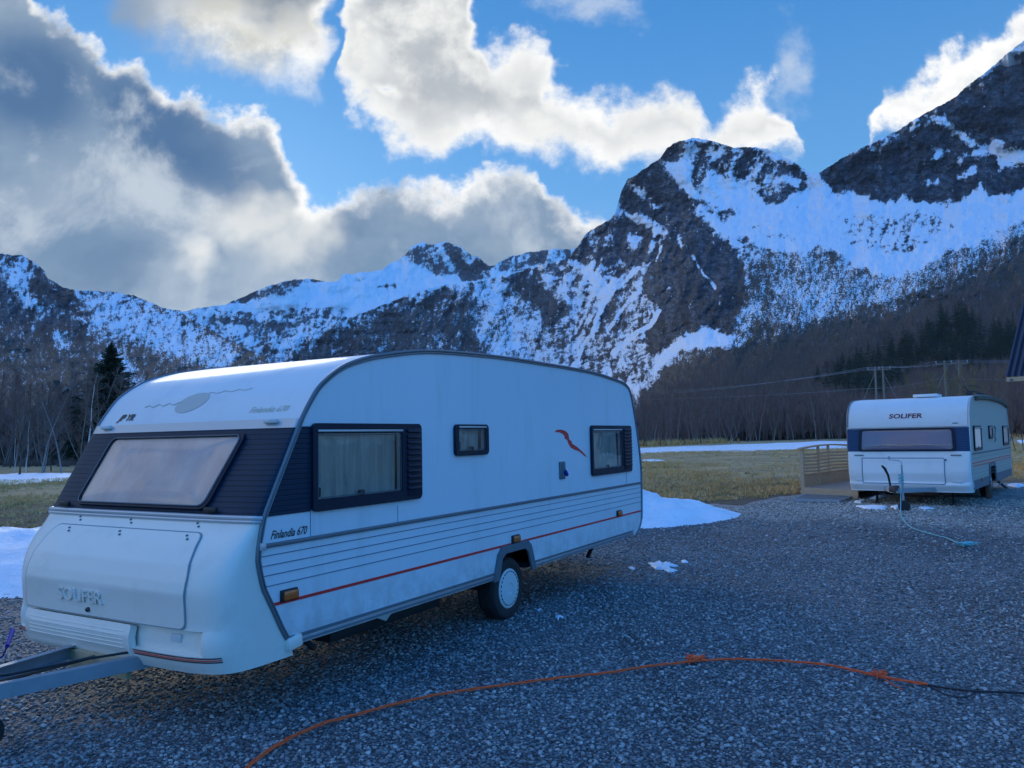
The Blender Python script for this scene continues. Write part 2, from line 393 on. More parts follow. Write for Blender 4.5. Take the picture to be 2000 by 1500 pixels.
M_DARKMET = material('dark_metal', (.05, .055, .06), .45, metal=.4, var=.2, vscale=10)
M_RUST = material('rusty_metal', (.13, .07, .05), .8, var=.4, vscale=12)

# ------------------------------------------------------------------ ground height
def sm(x, a, b):
    t = np.clip((x - a) / (b - a), 0, 1); return t * t * (3 - 2 * t)
def gz(x, y):
    x = np.asarray(x, float); y = np.asarray(y, float)
    z = .22 * sm(x, 3.0, 7.5) * sm(y, 9, 15)
    r = np.hypot(x, y)
    z = z + .10 * sm(r, 20, 32) * np.sin(x * .21 + 1.0) * np.sin(y * .17 + .4) * (r < 400)
    z = z + .018 * np.sin(x * 1.3 + .5) * np.sin(y * 1.1) * sm(r, 3, 5) * (1 - sm(r, 60, 80))
    return z
def gzf(x, y): return float(gz(x, y))
def gp(u, v):                        # pixel -> point on the ground
    z = 0.0
    for _ in range(8):
        p = at(u, v, z); z = .5 * z + .5 * gzf(p.x, p.y)
    return Vector((p.x, p.y, gzf(p.x, p.y)))

# numpy value noise / fbm
_rng = np.random.RandomState(3); _P = _rng.rand(256, 256)
def vnoise(x, y):
    xi = np.floor(x).astype(int); yi = np.floor(y).astype(int); fx = x - xi; fy = y - yi
    fx = fx * fx * (3 - 2 * fx); fy = fy * fy * (3 - 2 * fy)
    g = lambda a, b: _P[a & 255, b & 255]
    return (g(xi, yi) * (1 - fx) + g(xi + 1, yi) * fx) * (1 - fy) + (g(xi, yi + 1) * (1 - fx) + g(xi + 1, yi + 1) * fx) * fy
def fbm(x, y, o=5, ridged=False):
    s = 0; a = .5; t = 0
    for k in range(o):
        n = vnoise(x * 2 ** k + 17.3 * k, y * 2 ** k + 5.1 * k)
        if ridged: n = 1 - np.abs(2 * n - 1)
        s = s + a * n; t += a; a *= .5
    return s / t

# ------------------------------------------------------------------ ground sheets
def polar_sheet(name, rs_fn, az0, az1, na, nr, mat, dz, kind_label):
    az = np.linspace(R(az0), R(az1), na); t = np.linspace(0, 1, nr)
    r0, r1 = rs_fn(az)
    Rr = r0[:, None] * (r1 / r0)[:, None] ** t[None, :]
    Xg = np.sin(az)[:, None] * Rr; Yg = np.cos(az)[:, None] * Rr
    Zg = gz(Xg, Yg) + dz
    V = np.stack([Xg, Yg, Zg], -1).reshape(-1, 3)
    i = np.arange(na - 1)[:, None] * nr + np.arange(nr - 1)[None, :]; i = i.ravel()
    o = mesh_np(name, V, np.stack([i, i + nr, i + nr + 1, i + 1], -1), mat)
    tag(o, kind_label, None, kind='structure')
    return o
def gravel_material(name='gravel_ground'):
    m = bpy.data.materials.new(name); m.use_nodes = True; t = NT(m.node_tree); b = m.node_tree.nodes['Principled BSDF']
    co = t.n('ShaderNodeTexCoord').outputs['Object']
    cellc = t.vor(co, 42, out='Color'); cd = t.vor(co, 42)
    cell2 = t.vor(co, 95, out='Color'); cd2 = t.vor(co, 95)
    g1 = t.sep(cellc)[0]; g2 = t.sep(cell2)[1]
    g3 = t.sep(t.vor(co, 15, out='Color'))[2]
    v = t.m('ADD', t.m('MULTIPLY_ADD', g1, .45, t.m('MULTIPLY', g2, .25)), t.m('MULTIPLY', g3, .30))
    c = t.hsvramp(v, [(0.0, (.07, .076, .08)), (.3, (.17, .18, .187)), (.6, (.28, .292, .295)), (.85, (.42, .43, .42)), (1.0, (.60, .60, .58))])
    gap = t.m('MULTIPLY', t.ss(cd, .62, .28), 1.0)
    c = t.mix(1.0, t.mix(gap, (.07, .071, .075), c), (1.15, 1.18, 1.2), 'MULTIPLY')
    # paler, pinker tone beyond the shadow edge: sunlight painted into the gravel colour
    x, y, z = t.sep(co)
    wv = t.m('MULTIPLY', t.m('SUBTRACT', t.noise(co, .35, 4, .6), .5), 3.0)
    # line from (5.2,16.1) to (8.3,12.9): beyond it the painted sunlight begins
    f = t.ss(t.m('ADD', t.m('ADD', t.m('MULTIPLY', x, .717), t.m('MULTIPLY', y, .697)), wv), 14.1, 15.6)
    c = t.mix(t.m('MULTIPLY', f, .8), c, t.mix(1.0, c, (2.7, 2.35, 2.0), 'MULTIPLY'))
    big_ = t.noise(co, .45, 4, .6)
    c = t.mix(t.ss(big_, .40, .62), t.mix(1.0, c, (.66, .67, .70), 'MULTIPLY'), c)
    trk = t.noise(t.mapping(co, (1, .12, 1), rot=(0, 0, R(-52))), 1.1, 4, .6)
    c = t.mix(t.ss(trk, .52, .66), c, t.mix(1.0, c, (.72, .71, .70), 'MULTIPLY'))
    t.put(b.inputs['Base Color'], c); b.inputs['Roughness'].default_value = .7; b.inputs['Specular IOR Level'].default_value = .35
    hgt = t.m('ADD', t.m('MULTIPLY', t.ss(cd, .75, .1), 1.0), t.m('MULTIPLY', t.ss(cd2, .75, .1), .4))
    bp = t.n('ShaderNodeBump'); bp.inputs['Strength'].default_value = .9; bp.inputs['Distance'].default_value = .012
    t.put(bp.inputs['Height'], t.m('ADD', hgt, t.m('MULTIPLY', g1, .6))); t.put(b.inputs['Normal'], bp.outputs[0])
    return m
def field_material():
    m = bpy.data.materials.new('field_ground'); m.use_nodes = True; t = NT(m.node_tree); b = m.node_tree.nodes['Principled BSDF']
    co = t.n('ShaderNodeTexCoord').outputs['Object']
    a = t.noise(co, .35, 6, .65); d = t.noise(co, 6, 5, .65); e = t.noise(t.mapping(co, (1, .4, 1)), .9, 5, .6)
    c = t.hsvramp(t.m('MULTIPLY_ADD', d, .5, t.m('MULTIPLY', a, .6)), [(.25, (.10, .065, .033)), (.42, (.24, .155, .070)), (.55, (.44, .30, .14)), (.75, (.60, .43, .23))])
    c = t.mix(t.m('MULTIPLY', t.ss(e, .60, .70), .6), c, (.12, .11, .04))
    # dark churned earth next to the gravel
    r = t.n('ShaderNodeVectorMath', operation='LENGTH'); t.put(r.inputs[0], co)
    mud = t.ss(t.m('MULTIPLY_ADD', t.m('SUBTRACT', a, .5), 10.0, r.outputs['Value']), 32, 25)
    c = t.mix(t.m('MULTIPLY', mud, .9), c, t.mix(d, (.03, .026, .02), (.09, .08, .06)))
    t.put(b.inputs['Base Color'], c); b.inputs['Roughness'].default_value = .95
    bp = t.n('ShaderNodeBump'); bp.inputs['Strength'].default_value = .8; bp.inputs['Distance'].default_value = .06
    t.put(bp.inputs['Height'], t.m('ADD', d, t.noise(co, 30, 3, .6))); t.put(b.inputs['Normal'], bp.outputs[0])
    return m
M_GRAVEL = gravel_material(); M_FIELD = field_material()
polar_sheet('ground', lambda a: (np.full_like(a, .3), np.full_like(a, 12000.)), -180, 180, 361, 150, M_FIELD, -.008, 'damp winter meadow ground stretching to the foot of the mountains')
EDGE = [(-400, 1090), (0, 1110), (120, 1070), (500, 1010), (900, 985), (1150, 980), (1260, 978), (1350, 985), (1450, 985), (1540, 968), (1620, 958), (1720, 950), (1850, 945), (1990, 943), (2200, 942)]
_e = [gp(u, v) for u, v in EDGE]; _ea = np.array([math.atan2(p.x, p.y) for p in _e]); _er = np.array([math.hypot(p.x, p.y) for p in _e])
def gravel_r(a): 
    r1 = np.interp(a, _ea, _er, left=_er[0], right=_er[-1]); return np.full_like(a, .35), r1 * (1 + .05 * (fbm(a * 40 + 9, a * 0 + 3, 4) - .5))
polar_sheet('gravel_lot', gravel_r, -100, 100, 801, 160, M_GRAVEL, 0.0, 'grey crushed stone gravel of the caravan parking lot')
# the churned transition of mud between gravel and grass is part of the field material

# loose stones: instanced real geometry near the viewpoint (uncountable)
def stone_mesh(seed):
    rnd = random.Random(seed); bm = bmesh.new(); bmesh.ops.create_icosphere(bm, subdivisions=1 if seed % 2 else 2, radius=1)
    ax = (rnd.uniform(.8, 1.2), rnd.uniform(.65, 1.0), rnd.uniform(.4, .65))
    for v in bm.verts:
        d = 1 + .35 * mnoise.noise(v.co * 1.1 + Vector((seed * 9.1, 0, 0)))
        v.co = Vector((v.co.x * ax[0], v.co.y * ax[1], v.co.z * ax[2])) * d
        for k in range(3):
            lim = [.85, .6, .38][k]; v.co[k] = max(-lim, min(lim, v.co[k]))
    me = bpy.data.meshes.new('stone'); bm.to_mesh(me); bm.free()
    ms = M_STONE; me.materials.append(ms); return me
M_STONE = bpy.data.materials.new('stone'); M_STONE.use_nodes = True
_t = NT(M_STONE.node_tree); _b = M_STONE.node_tree.nodes['Principled BSDF']
_rnd = _t.n('ShaderNodeObjectInfo').outputs['Random']
_c = _t.hsvramp(_rnd, [(0, (.065, .073, .08)), (.3, (.15, .163, .172)), (.65, (.25, .267, .275)), (.92, (.38, .395, .395)), (1, (.54, .55, .54))])
_tc = _t.n('ShaderNodeTexCoord').outputs['Object']
_c = _t.mix(_t.noise(_tc, 2.0, 4, .6), _t.mix(1.0, _c, (.7, .7, .7), 'MULTIPLY'), _t.mix(1.0, _c, (1.25, 1.22, 1.15), 'MULTIPLY'))
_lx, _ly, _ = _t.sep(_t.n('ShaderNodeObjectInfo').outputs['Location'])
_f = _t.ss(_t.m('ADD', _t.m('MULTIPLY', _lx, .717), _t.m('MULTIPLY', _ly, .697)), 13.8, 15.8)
_c = _t.mix(_f, _c, _t.mix(1.0, _c, (1.7, 1.5, 1.3), 'MULTIPLY'))  # stones past the shadow edge get the same sunlight painted into their colour
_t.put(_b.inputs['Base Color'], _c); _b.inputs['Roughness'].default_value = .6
def gn_instances(name, pts, scale, meshes, label):
    me = bpy.data.meshes.new(name); n = len(pts); me.vertices.add(n); me.vertices.foreach_set('co', np.asarray(pts, np.float32).ravel())
    a = me.attributes.new('s', 'FLOAT', 'POINT'); a.data.foreach_set('value', np.asarray(scale, np.float32))
    rr = np.random.RandomState(5).rand(n, 3) * np.array([.9, .9, 6.28]) - np.array([.45, .45, 0])
    b = me.attributes.new('r', 'FLOAT_VECTOR', 'POINT'); b.data.foreach_set('vector', rr.astype(np.float32).ravel())
    o = bpy.data.objects.new(name, me); COL.objects.link(o)
    src = bpy.data.collections.new('stone_kinds')
    for k in meshes:
        q = bpy.data.objects.new('stone_kind', k); src.objects.link(q)
    g = bpy.data.node_groups.new(name, 'GeometryNodeTree')
    g.interface.new_socket(name='Geometry', in_out='INPUT', socket_type='NodeSocketGeometry'); g.interface.new_socket(name='Geometry', in_out='OUTPUT', socket_type='NodeSocketGeometry')
    N = g.nodes; L = g.links; gi = N.new('NodeGroupInput'); go = N.new('NodeGroupOutput')
    ip = N.new('GeometryNodeInstanceOnPoints'); ci = N.new('GeometryNodeCollectionInfo'); ci.inputs['Collection'].default_value = src
    ci.inputs['Separate Children'].default_value = True; ci.inputs['Reset Children'].default_value = True
    s = N.new('GeometryNodeInputNamedAttribute'); s.data_type = 'FLOAT'; s.inputs[0].default_value = 's'
    r = N.new('GeometryNodeInputNamedAttribute'); r.data_type = 'FLOAT_VECTOR'; r.inputs[0].default_value = 'r'
    mp = N.new('GeometryNodeMeshToPoints')
    L.new(gi.outputs[0], mp.inputs[0]); L.new(mp.outputs[0], ip.inputs['Points']); L.new(ci.outputs[0], ip.inputs['Instance']); ip.inputs['Pick Instance'].default_value = True
    L.new(r.outputs[0], ip.inputs['Rotation']); L.new(s.outputs[0], ip.inputs['Scale']); L.new(ip.outputs[0], go.inputs[0])
    md = o.modifiers.new('scatter', 'NODES'); md.node_group = g
    return tag(o, label, None, kind='stuff')
def scatter_gravel():
    rs = np.random.RandomState(11); P = []; S = []
    for r0, r1, dens, s0, s1 in ((2.6, 6.0, 1450, .008, .020), (6.0, 9.0, 950, .009, .021), (9.0, 13.5, 450, .011, .023), (13.5, 21, 160, .014, .030)):
        amax = R(41); n = int(dens * amax * (r1 * r1 - r0 * r0))
        r = np.sqrt(rs.uniform(r0 * r0, r1 * r1, n)); a = rs.uniform(-amax, amax, n)
        x, y = r * np.sin(a), r * np.cos(a)
        k = r < gravel_r(a)[1] * .97; x, y = x[k], y[k]; n = len(x)
        s = s0 + (s1 - s0) * rs.rand(n) ** 2.2
        P.append(np.stack([x, y, gz(x, y) + s * .25], -1)); S.append(s)
    return gn_instances('gravel_stones', np.concatenate(P), np.concatenate(S), [stone_mesh(i) for i in range(6)], 'loose angular grey stones covering the gravel lot in the foreground')
scatter_gravel()

# ------------------------------------------------------------------ mountains
def poly_cov(U, Vv, base, polys, warp=9, soft=5, seed=0):
    wu = U + (fbm(U / 60 + seed, Vv / 60, 4) - .5) * 2.4 * warp + (fbm(U / 14 + seed, Vv / 14 + 7, 3) - .5) * 1.6 * warp
    wv = Vv + (fbm(U / 60 + 31 + seed, Vv / 60, 4) - .5) * 2.4 * warp + (fbm(U / 14 + 50 + seed, Vv / 14 + 7, 3) - .5) * 1.6 * warp
    cov = base.copy()
    for val, pts in polys:
        ins = np.zeros(U.shape, bool); dist = np.full(U.shape, 1e9); n = len(pts)
        for k in range(n):
            (x0, y0), (x1, y1) = pts[k], pts[(k + 1) % n]
            if y0 != y1:
                c = ((y0 > wv) != (y1 > wv)) & (wu < (x1 - x0) * (wv - y0) / (y1 - y0) + x0); ins ^= c
            l2 = (x1 - x0) ** 2 + (y1 - y0) ** 2 + 1e-9; t = np.clip(((wu - x0) * (x1 - x0) + (wv - y0) * (y1 - y0)) / l2, 0, 1)
            dist = np.minimum(dist, np.hypot(wu - x0 - t * (x1 - x0), wv - y0 - t * (y1 - y0)))
        sgn = np.where(ins, dist, -dist); f = np.clip(sgn / soft * .5 + .5, 0, 1)
        cov = cov * (1 - f) + val * f
    return cov
def streaks(U, Vv, cov, lines):
    wu = U + (fbm(U / 25, Vv / 25, 3) - .5) * 12; wv = Vv
    for val, wd, pts in lines:
        dist = np.full(U.shape, 1e9)
        for (x0, y0), (x1, y1) in zip(pts, pts[1:]):
            l2 = (x1 - x0) ** 2 + (y1 - y0) ** 2; t = np.clip(((wu - x0) * (x1 - x0) + (wv - y0) * (y1 - y0)) / l2, 0, 1)
            dist = np.minimum(dist, np.hypot(wu - x0 - t * (x1 - x0), wv - y0 - t * (y1 - y0)))
        f = np.clip((wd - dist) / 2 + .5, 0, 1); cov = cov * (1 - f) + val * f
    return cov
def mountain_material():
    m = bpy.data.materials.new('mountain_side'); m.use_nodes = True; t = NT(m.node_tree); b = m.node_tree.nodes['Principled BSDF']
    co = t.n('ShaderNodeTexCoord').outputs['Object']
    cov = t.n('ShaderNodeAttribute', attribute_name='snow').outputs['Fac']; veg = t.n('ShaderNodeAttribute', attribute_name='veg').outputs['Fac']
    fr = t.n('ShaderNodeAttribute', attribute_name='grain').outputs['Fac']
    uv = t.n('ShaderNodeUVMap', uv_map='slope').outputs[0]          # surface coordinates of the slope: along the range, up the slope
    n1 = t.noise(t.mapping(uv, (1, .6, 1), rot=(0, 0, R(-18))), 13.0, 8, .70, .15)
    n2 = t.noise(t.mapping(uv, (1, .3, 1), rot=(0, 0, R(14))), 7.0, 8, .68, .3)
    n3 = t.noise(uv, 34.0, 4, .75)
    n4 = t.noise(t.mapping(uv, (.8, 1.6, 1), rot=(0, 0, R(24))), 9.0, 7, .70, .2)
    nz = t.m('ADD', t.m('MULTIPLY', n1, .32), t.m('ADD', t.m('MULTIPLY', n2, .22), t.m('ADD', t.m('MULTIPLY', n3, .18), t.m('MULTIPLY', n4, .28))))
    nv_ = t.m('ADD', t.m('MULTIPLY', n1, .30), t.m('ADD', t.m('MULTIPLY', n3, .52), t.m('MULTIPLY', n2, .18)))
    nz = t.m('ADD', t.m('MULTIPLY', nz, t.m('SUBTRACT', 1.0, t.m('MULTIPLY', veg, .8))), t.m('MULTIPLY', nv_, t.m('MULTIPLY', veg, .8)))
    thr = t.m('MULTIPLY_ADD', t.m('SUBTRACT', nz, .5), 5.0, .5)
    sn = t.ss(t.m('SUBTRACT', cov, thr), -.16, .16)
    rock = t.mix(t.ss(n4, .40, .60), (.050, .054, .062), (.25, .255, .27))
    rock = t.mix(t.ss(n3, .42, .62), t.mix(1.0, rock, (.66, .66, .68), 'MULTIPLY'), rock)
    fl = t.noise(t.mapping(uv, (1, .55, 1), rot=(0, 0, R(-20))), 2.4, 5, .6, .4)
    rock = t.mix(t.ss(fl, .44, .56), t.mix(1.0, rock, (.42, .44, .48), 'MULTIPLY'), rock)
    rock = t.mix(t.ss(n2, .50, .62), rock, t.mix(1.0, rock, (.50, .50, .50), 'MULTIPLY'))
    vg = t.mix(t.ss(n3, .38, .62), t.mix(t.ss(n2, .4, .6), (.075, .048, .040), (.13, .085, .070)), t.mix(t.ss(n1, .4, .6), (.27, .18, .145), (.20, .165, .085)))
    dark = t.mix(veg, rock, vg)
    snc = t.mix(t.ss(n1, .3, .7), (.90, .91, .93), (.80, .82, .86))
    t.put(b.inputs['Base Color'], t.mix(sn, dark, snc)); b.inputs['Roughness'].default_value = .85; b.inputs['Specular IOR Level'].default_value = .2
    bp = t.n('ShaderNodeBump'); t.put(bp.inputs['Strength'], t.m('MULTIPLY_ADD', sn, -.7, .95)); t.put(bp.inputs['Distance'], t.m('DIVIDE', 9.0, fr))
    t.put(bp.inputs['Height'], t.m('ADD', t.m('MULTIPLY', n1, 1.2), t.m('ADD', n4, t.m('MULTIPLY', n3, .25)))); t.put(b.inputs['Normal'], bp.outputs[0])
    return m
M_MOUNT = mountain_material()
MOUNTS = {}
def mountain(name, top, foot_v, dist_fn, nu, nv, cov_fn, rough_amp, label, grain, ridge_jag=3.0, seed=0):
    us = np.linspace(top[0][0], top[-1][0], nu); tv = np.interp(us, [p[0] for p in top], [p[1] for p in top])
    tv = tv + (fbm(us / 22 + seed, us * 0 + 1.7, 5) - .5) * 2 * ridge_jag + (fbm(us / 7 + seed, us * 0 + 4.7, 4, True) - .6) * 1.3 * ridge_jag
    t = np.linspace(0, 1, nv); U = np.repeat(us[:, None], nv, 1); Vv = foot_v + (tv[:, None] - foot_v) * t[None, :]
    cov, veg = cov_fn(U, Vv)
    X_, Y_, Z_ = nray(U, Vv); e = np.maximum(Z_, 0) * F_PX
    d = dist_fn(e, U)
    rockiness = np.clip(1.25 - cov * 1.1, .15, 1)
    relief = fbm(U / 90 + seed, Vv / 70, 6, True) - .5
    rel2 = fbm(U / 28 + Vv / 40 + seed, Vv / 34 + 3, 5, True) - .5
    gull = fbm((U + .35 * Vv) / 24 + seed, Vv / 95 + 3, 5, True); crag = fbm((U - .5 * Vv) / 40 + seed, (Vv + .3 * U) / 22, 5, True); gull -= gull.mean(); crag -= crag.mean()
    d = d * (1 + rough_amp * (relief * 1.3 + (rel2 * .6 + gull * .5 + crag * .35) * rockiness) * np.clip(e / 60, 0, 1))
    mid = 4 * np.clip(cov, 0, 1) * (1 - np.clip(cov, 0, 1)) + .35
    g2 = fbm((U + .45 * Vv) / 11 + seed, Vv / 42 + 9, 4, True); g2 -= g2.mean(); st = fbm((U - .3 * Vv) / 30 + seed, (Vv + .42 * U) / 8, 4, True); st -= st.mean()
    cov = cov - .03 - (gull * .55 + crag * .40 + g2 * .60 + st * .60) * mid * .8 * (1 - .72 * np.clip(veg + (seed == 8) * .5, 0, 1))
    Vx = np.stack([X_ * d, Y_ * d, CAM_H + Z_ * d], -1)
    Vx[:, 0, 2] = -2.0
    # a back side so the range has depth: one sloping sheet behind the crest
    back = Vx[:, -1:, :].copy(); s = 1.35; back[:, :, 0] *= s; back[:, :, 1] *= s; back[:, :, 2] *= .35
    V = np.concatenate([Vx, Vx[:, -1:, :], back], 1); n2 = nv + 2
    i = (np.arange(nu - 1)[:, None] * n2 + np.array([k for k in range(n2 - 1) if k != nv - 1])[None, :]).ravel()
    o = mesh_np(name, V.reshape(-1, 3), np.stack([i, i + n2, i + n2 + 1, i + 1], -1), M_MOUNT)
    ext = lambda a: np.concatenate([a, a[:, -1:], a[:, -1:]], 1).astype(np.float32).ravel()
    for nm, arr in (('snow', cov), ('veg', veg), ('grain', np.full(U.shape, grain))):
        at_ = o.data.attributes.new(nm, 'FLOAT', 'POINT'); at_.data.foreach_set('value', ext(arr))
    tag(o, label, None, kind='structure')
    uvl = o.data.uv_layers.new(name='slope'); li = np.empty(len(o.data.loops), np.int32); o.data.loops.foreach_get('vertex_index', li)
    UU = ext(U / 100.0); VV = ext((860 - Vv) / 100.0); uvl.data.foreach_set('uv', np.stack([UU[li], VV[li]], -1).ravel())
    return dict(us=us, t=t, V=Vx, tv=tv, foot=foot_v)
z1 = lambda pts: [(1100 + .45 * x, 230 + .45 * y) for x, y in pts]
z3 = lambda pts: [(400 + .4 * x, 450 + .4 * y) for x, y in pts]
# --- far range in the middle
def covB(U, Vv):
    base = np.full(U.shape, .98)
    P = [(.62, z3([(-100, 380), (200, 390), (500, 400), (800, 420), (1000, 330), (1300, 250), (1300, 800), (-100, 800)])),
         (.40, z3([(90, 365), (200, 300), (340, 250), (480, 232), (500, 250), (420, 285), (430, 300), (330, 320), (220, 340)])),
         (.15, z3([(510, 232), (650, 245), (655, 258), (520, 248)])), (.35, z3([(730, 235), (800, 262), (930, 268), (930, 278), (790, 272)])),
         (.25, z3([(0, 425), (180, 430), (330, 460), (470, 470), (300, 480), (100, 455)])), (.4, z3([(300, 385), (700, 375), (680, 420), (400, 440)])),
         (.34, z3([(975, 125), (1020, 90), (1080, 50), (1130, 65), (1200, 55), (1300, 120), (1290, 180), (1240, 210), (1130, 215), (1070, 175), (1000, 150)])),
         (.30, z3([(1290, 170), (1340, 125), (1400, 170), (1405, 240), (1250, 245), (1240, 215)])),
         (.42, z3([(1405, 175), (1520, 115), (1640, 90), (1790, 85), (1800, 130), (1700, 185), (1600, 192), (1500, 205), (1420, 205)])),
         (.75, z3([(1120, 60), (1150, 70), (1240, 180), (1200, 190)])), (.8, z3([(1260, 90), (1280, 90), (1310, 150), (1290, 160)]))]
    return poly_cov(U, Vv, base, P, 5, 3, 2), np.zeros(U.shape)
topB = [(-400, 640), (200, 640), (330, 618), (360, 607), (400, 600), (440, 595), (470, 580), (520, 560), (560, 549), (590, 544), (604, 543), (640, 549), (660, 549), (670, 535), (720, 531), (745, 528), (760, 515), (790, 500), (802, 484),
        (826, 471), (845, 478), (870, 472), (900, 482), (922, 500), (936, 503), (953, 520), (966, 517), (1000, 500), (1030, 492), (1060, 488), (1085, 486), (1110, 488), (1200, 470), (1700, 430)]
mountain('mountain', topB, 800, lambda e, U: 1900 + 4.2 * e, 560, 110, covB, .05, 'distant snow covered range with a small rocky peak in the middle of the horizon', .36, 3, 3)
# --- left ridge
def covA(U, Vv):
    base = np.interp(Vv, [490, 560, 640, 700, 760, 850], [.42, .44, .44, .32, .14, .02])
    P = [(.66, [(150, 575), (215, 575), (265, 582), (310, 600), (345, 625), (420, 650), (470, 690), (440, 720), (330, 700), (250, 660), (190, 630)]),
         (.22, [(-300, 560), (60, 560), (180, 650), (250, 720), (200, 760), (-300, 760)]), (.15, [(100, 560), (140, 570), (150, 590), (130, 600), (90, 580)]),
         (.6, [(0, 520), (40, 515), (110, 600), (80, 620), (20, 560)]), (.28, [(55, 500), (90, 540), (120, 560), (90, 600), (60, 560)]),
         (.64, [(100, 650), (125, 655), (150, 700), (120, 690)]), (.7, [(190, 690), (250, 700), (290, 760), (250, 770), (200, 720)])]
    cov = poly_cov(U, Vv, base, P, 10, 10, 5)
    return cov, np.clip((Vv - 600) / 150, .1, .8)
topA = [(-900, 380), (-300, 470), (0, 494), (30, 498), (46, 499), (72, 518), (86, 526), (92, 542), (125, 562), (152, 567), (215, 569), (262, 577), (290, 590), (318, 601), (352, 606), (372, 622), (430, 655), (500, 690), (600, 740), (760, 845)]
mountain('mountain', topA, 860, lambda e, U: 330 + 2.9 * e + .002 * e * e, 640, 170, covA, .06, 'dark brushy hillside speckled with snow rising on the left', 1.0, 3, 8)
